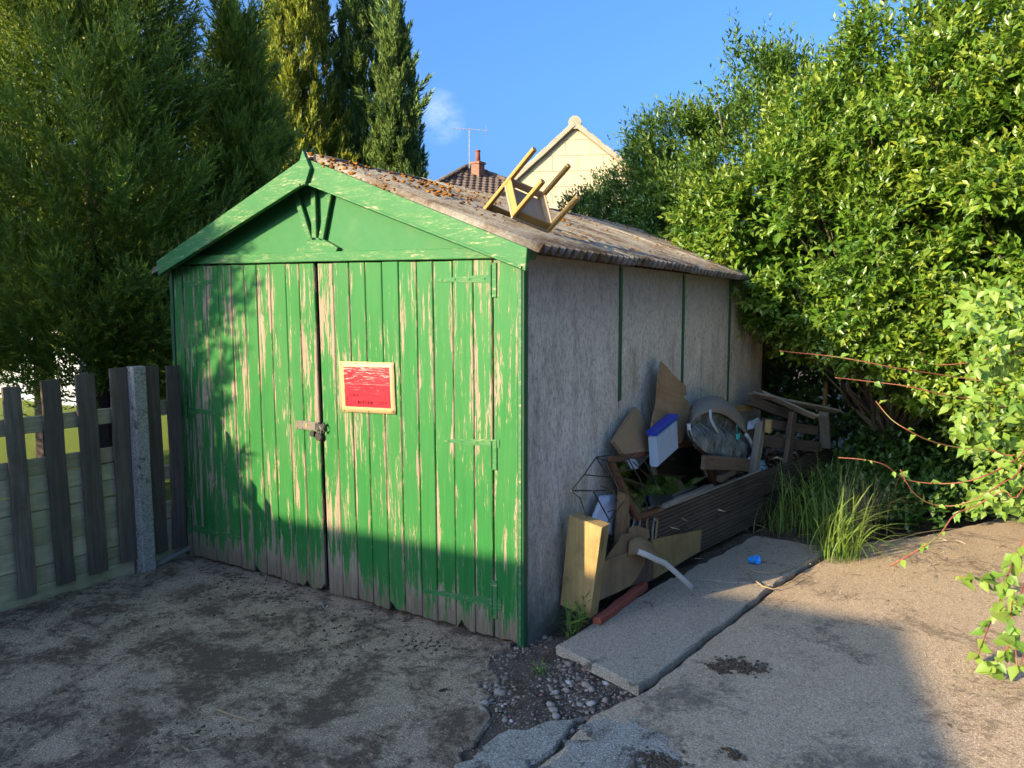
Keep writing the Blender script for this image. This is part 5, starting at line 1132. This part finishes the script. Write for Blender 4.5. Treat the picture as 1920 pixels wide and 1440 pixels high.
# ---- house behind the camera: its hipped roof shades the forecourt
HB = thing('outbuilding', 'low outbuilding with hipped roof standing behind the viewer', 'outbuilding', (-6., -9., 0))
RZ = 3.27
def rb(x, y, z): return V3(x, y, z)
m = MB(); m.box((-9.5, -10.4, 0), (-.9, -7.9, 2.28)); m.build('wall', mcr.m, HB)
r0, r1 = rb(-8.6, -8.45, RZ), rb(-2.67, -8.35, RZ + .09); e = [rb(-9.8, -7.65, 2.2), rb(-.5, -7.65, 2.2), rb(-.5, -10.6, 2.2), rb(-9.8, -10.6, 2.2)]
m = MB()
for q in ([e[0], e[1], r1, r0], [e[1], e[2], r1], [e[2], e[3], r0, r1], [e[3], e[0], r0]): m.plate(q, sum(q) / len(q) - V3(-5, -9.2, 1.), .06)
m.build('roof', M_TILE, HB)
m = MB(); m.box((-5.6, -7.9, 0), (-4.7, -7.86, 2.0)); m.build('door', M_POST, HB)

# ---- grasses and weeds
def grass_tuft(name, label, c, n, h, spread, seed, mat, lean=(0, 0), w_=.006, grp=None, cat='grass'):
    r_ = np.random.RandomState(seed); T = thing(name, label, cat, c, grp); V, F, C_ = [], [], []; o_ = 0
    for i in range(n):
        a = r_.uniform(0, 6.28); b = np.array(c) + np.array([r_.normal(0, spread * .35), r_.normal(0, spread * .35), 0]); L = h * r_.uniform(.45, 1.1); out = np.array([math.cos(a) + lean[0], math.sin(a) + lean[1], 0]) * r_.uniform(.2, 1.25); side = np.array([-math.sin(a), math.cos(a), 0]); rr_ = r_.rand(); K = 6
        for k in range(K + 1):
            f = k / K; p = b + out * L * f ** 1.9 * .75 + np.array([0, 0, L * (f - .42 * f ** 3 * np.linalg.norm(out))]); ww = w_ * (1 - f) ** .6 * (.5 + min(1, f * 4) * .5); V += [p - side * ww / 2, p + side * ww / 2]; C_ += [[rr_, f * .6, 0]] * 2
        for k in range(K): q = o_ + 2 * k; F += [[q, q + 1, q + 3], [q, q + 3, q + 2]]
        o_ += 2 * (K + 1)
    fast_mesh('blades', np.array(V), np.array(F), np.array(C_), mat, T); return T
ML_GRASS = mat_leaf('grass_blade', (.06, .13, .018), (.15, .25, .035), (.24, .30, .06), .35, .5); ML_DRY = mat_leaf('dry_grass', (.13, .11, .045), (.24, .20, .09), (.30, .25, .13), .2, .7)
grass_tuft('grass_tuft', 'lush grass tuft at the edge of the sunlit drive', (1.09, 2.42, .0), 120, .60, .26, 1, ML_GRASS, (.35, -.35), .012)
grass_tuft('grass_tuft', 'tall arching grass tuft beside the deck boards', (.78, 3.1, .0), 120, .66, .42, 2, ML_GRASS, (.15, -.25), .010)
grass_tuft('grass_tuft', 'dry straw-coloured grass clump behind the lush tuft', (1.12, 3.05, .0), 150, .70, .22, 3, ML_DRY, (.1, 0), .005)
grass_tuft('grass_tuft', 'dark grass clump growing along the foot of the deck boards', (.58, 2.85, .0), 60, .34, .26, 4, ML_GRASS, (.1, -.1), .006)
grass_tuft('grass_tuft', 'grass clump in the shade by the far stakes', (.85, 3.9, .0), 130, .60, .30, 5, ML_GRASS, (0, -.1), .007)
def weed(label, c, n, h, seed, leafL=.07, leafW=.013, nodes=6):
    T = thing('weed', label, 'weed', c); r_ = np.random.RandomState(seed); P = np.array(c) + np.stack([r_.normal(0, .025, n), r_.normal(0, .025, n), np.zeros(n)], -1); D = np.stack([r_.normal(0, .25, n), r_.normal(0, .25, n), np.ones(n)], -1)
    v, f, c_ = twigs(P, D, r_.uniform(.6, 1.1, n) * h, nodes, leafL, leafW, seed, .95, .5); fast_mesh('leaves', v, f, c_, ML_GRASS, T)
    m = MB()
    for i in range(n): m.tube([P[i], P[i] + unit(D[i]) * h * .8], .003, 4, .0015)
    m.build('stem', mat_plain('weed_stem', (.10, .17, .04)), T)
weed('willowherb weed with narrow leaves against the garage corner', onz(1036, 1180, -.04), 7, .27, 31, .10, .016); weed('narrow-leaved weed just right of the corner weed, before the timber block', onz(1068, 1194, -.03), 6, .23, 32, .09, .016)
weed('tiny weed in the gravel before the paving slab', onz(1022, 1275, -.05), 4, .09, 33, .045, .012, 4)
# nettles and ground cover (uncountable)
r_ = np.random.RandomState(77); n = 2400; X = r_.uniform(.55, 2.9, n); Y = r_.uniform(3.1, 6.3, n); k = (Y > 3.2 + .9 * np.maximum(0, X - 1.2)) & (X > .62 + .11 * (Y - 3.2)); X, Y = X[k], Y[k]
Zb = np.clip((Y - 3.0) * .28, .05, .75) * r_.uniform(.2, 1., len(X)); v, f, c = twigs(np.stack([X, Y, Zb - .06], -1), np.stack([r_.normal(0, .4, len(X)), r_.normal(-.2, .4, len(X)), np.ones(len(X))], -1), r_.uniform(.12, .28, len(X)), 3, .085, .05, 78, 1.1, .2)
tag(fast_mesh('ground_cover', v, f, c, ML_DARK), 'nettles and leafy ground cover beneath the shrubs', 'ground cover', None, 'stuff')

# ---- red-stemmed bindweed hanging from the right
VN = thing('climbing_vine', 'trailing vine with long red stems hanging from the right-hand shrub', 'vine', (2.25, 2.2, 0))
mvs = NT('red_vine_stem', .6, .3); v_ = mvs.coord('World'); mvs.col(mvs.ramp(mvs.noise(v_, 5, 3), [(.35, (.17, .035, .030)), (.55, (.20, .075, .035)), (.7, (.15, .15, .045))]))
stems = [([(1462, 658), (1500, 662), (1560, 668), (1620, 678), (1680, 690), (1740, 699), (1800, 708), (1870, 718), (1930, 722)], 4.7), ([(1566, 708), (1620, 714), (1700, 724), (1760, 738), (1820, 748), (1930, 760)], 4.6), ([(1642, 752), (1670, 785), (1700, 805), (1740, 825), (1790, 838), (1850, 842), (1930, 838)], 4.5),
         ([(1572, 858), (1620, 862), (1660, 872), (1690, 895), (1730, 905), (1790, 906), (1840, 895), (1890, 870), (1930, 830)], 4.3), ([(1688, 880), (1700, 905), (1720, 930), (1750, 946), (1790, 948), (1830, 935), (1880, 905), (1925, 860)], 4.2), ([(1925, 905), (1880, 920), (1830, 948), (1790, 965), (1760, 1005), (1720, 1032), (1668, 1062)], 4.1),
         ([(1726, 660), (1735, 680), (1770, 684), (1830, 678), (1880, 665), (1930, 650)], 4.8), ([(1930, 975), (1905, 1040), (1885, 1090), (1870, 1140), (1850, 1185), (1832, 1235)], 3.7), ([(1930, 1060), (1900, 1120), (1895, 1170), (1890, 1225)], 3.6), ([(1790, 1080), (1840, 1085), (1880, 1095), (1930, 1098)], 3.8), ([(1930, 1180), (1900, 1200), (1870, 1240), (1845, 1255)], 3.5), ([(1820, 560), (1840, 640), (1850, 720), (1855, 800)], 4.9)]
LP, LD, LN_, LLn, LWn = [], [], [], [], []; rr = random.Random(91)
for i, (pl_, d0) in enumerate(stems):
    ctl = [at(x, y, d0 + .06 * math.sin(k * 1.3 + i)) for k, (x, y) in enumerate(pl_)]
    home = [V3(2.45, 2.0 + .1 * i, 1.55 + .03 * i), V3(2.7, 3.3, 1.9)]          # every stem runs back into the shrub
    if pl_[0][0] > 1900: ctl = home[::-1] + ctl
    elif pl_[-1][0] > 1900: ctl = ctl + home
    w3 = refine([ctl], 4)[0]; m = MB(); m.tube(w3, .0028, 5, .005 if i < 7 else .003); m.build('stem', mvs.m, VN, True)
    for k in range(1, len(w3) - 1):
        dens = .55 if i < 7 else .95
        f = k / len(w3); dens *= (.45 + f) if i < 7 else 1
        for _ in range(1 if i < 7 else 2):
            if rr.random() > dens: continue
            d = unit(w3[k + 1] - w3[k]); o_ = V3(rr.uniform(-1, 1), rr.uniform(-1, .3), rr.uniform(-1.0, .7)); LP.append(w3[k]); LD.append(unit(o_ + d * .3)); LN_.append(V3(rr.uniform(-.6, .2), -.7, .8) + V3(rr.gauss(0, .3), rr.gauss(0, .3), rr.gauss(0, .3))); s_ = rr.uniform(.35, 1.1) * (.7 if i < 7 else 1.05); LLn.append(.085 * s_); LWn.append(.055 * s_)
# denser curtain of vine leaves along the right edge
for _ in range(900):
    px, py = rr.uniform(1780, 1990), rr.uniform(540, 960); 
    if px < 1770 + (py - 540) * .10 + 30 * math.sin(py * .03): continue
    p = at(px, py, rr.uniform(4.3, 5.1)); LP.append(p); LD.append(unit(V3(rr.uniform(-1, 1), rr.uniform(-1, .2), rr.uniform(-1.1, .4)))); LN_.append(V3(rr.uniform(-.6, .2), -.7, .8) + V3(rr.gauss(0, .3), rr.gauss(0, .3), rr.gauss(0, .3))); s_ = rr.uniform(.5, 1.1); LLn.append(.085 * s_); LWn.append(.055 * s_)
v, f, c = leaf_soup(np.array(LP), np.array(LD), np.array(LN_), np.array(LLn), np.array(LWn), .2, .2, g1=RS.uniform(0, .6, len(LP))); fast_mesh('leaves', v, f, c, ML_VINE, VN)

# ---- things glimpsed at the far left
M_GREYR = mat_plain('grey_render', (.36, .37, .38), .9, .1, 0, .12, 8)
GB = thing('grey_wall', 'low grey rendered wall far off at the left edge', 'wall', (-13.5, 4.6, 0)); m = MB(); m.box((-17.0, 4.4, -.05), (-12.6, 4.6, 1.35)); m.build('render_panel', M_GREYR, GB); m = MB(); m.box((-17.05, 4.36, 1.352), (-12.55, 4.64, 1.42)); m.build('coping', M_CONC_POST, GB)
shrub('garden_shrub', 'sunlit yellow-green shrub beyond the fence at the far left', [((-13.5, 5.4, 2.2), (1.6, .9, 1.3))], 900, .12, .06, ML_VINE, 140, (-13.5, 5.4), 3, (.2, .4), .6, .3, keep=0)
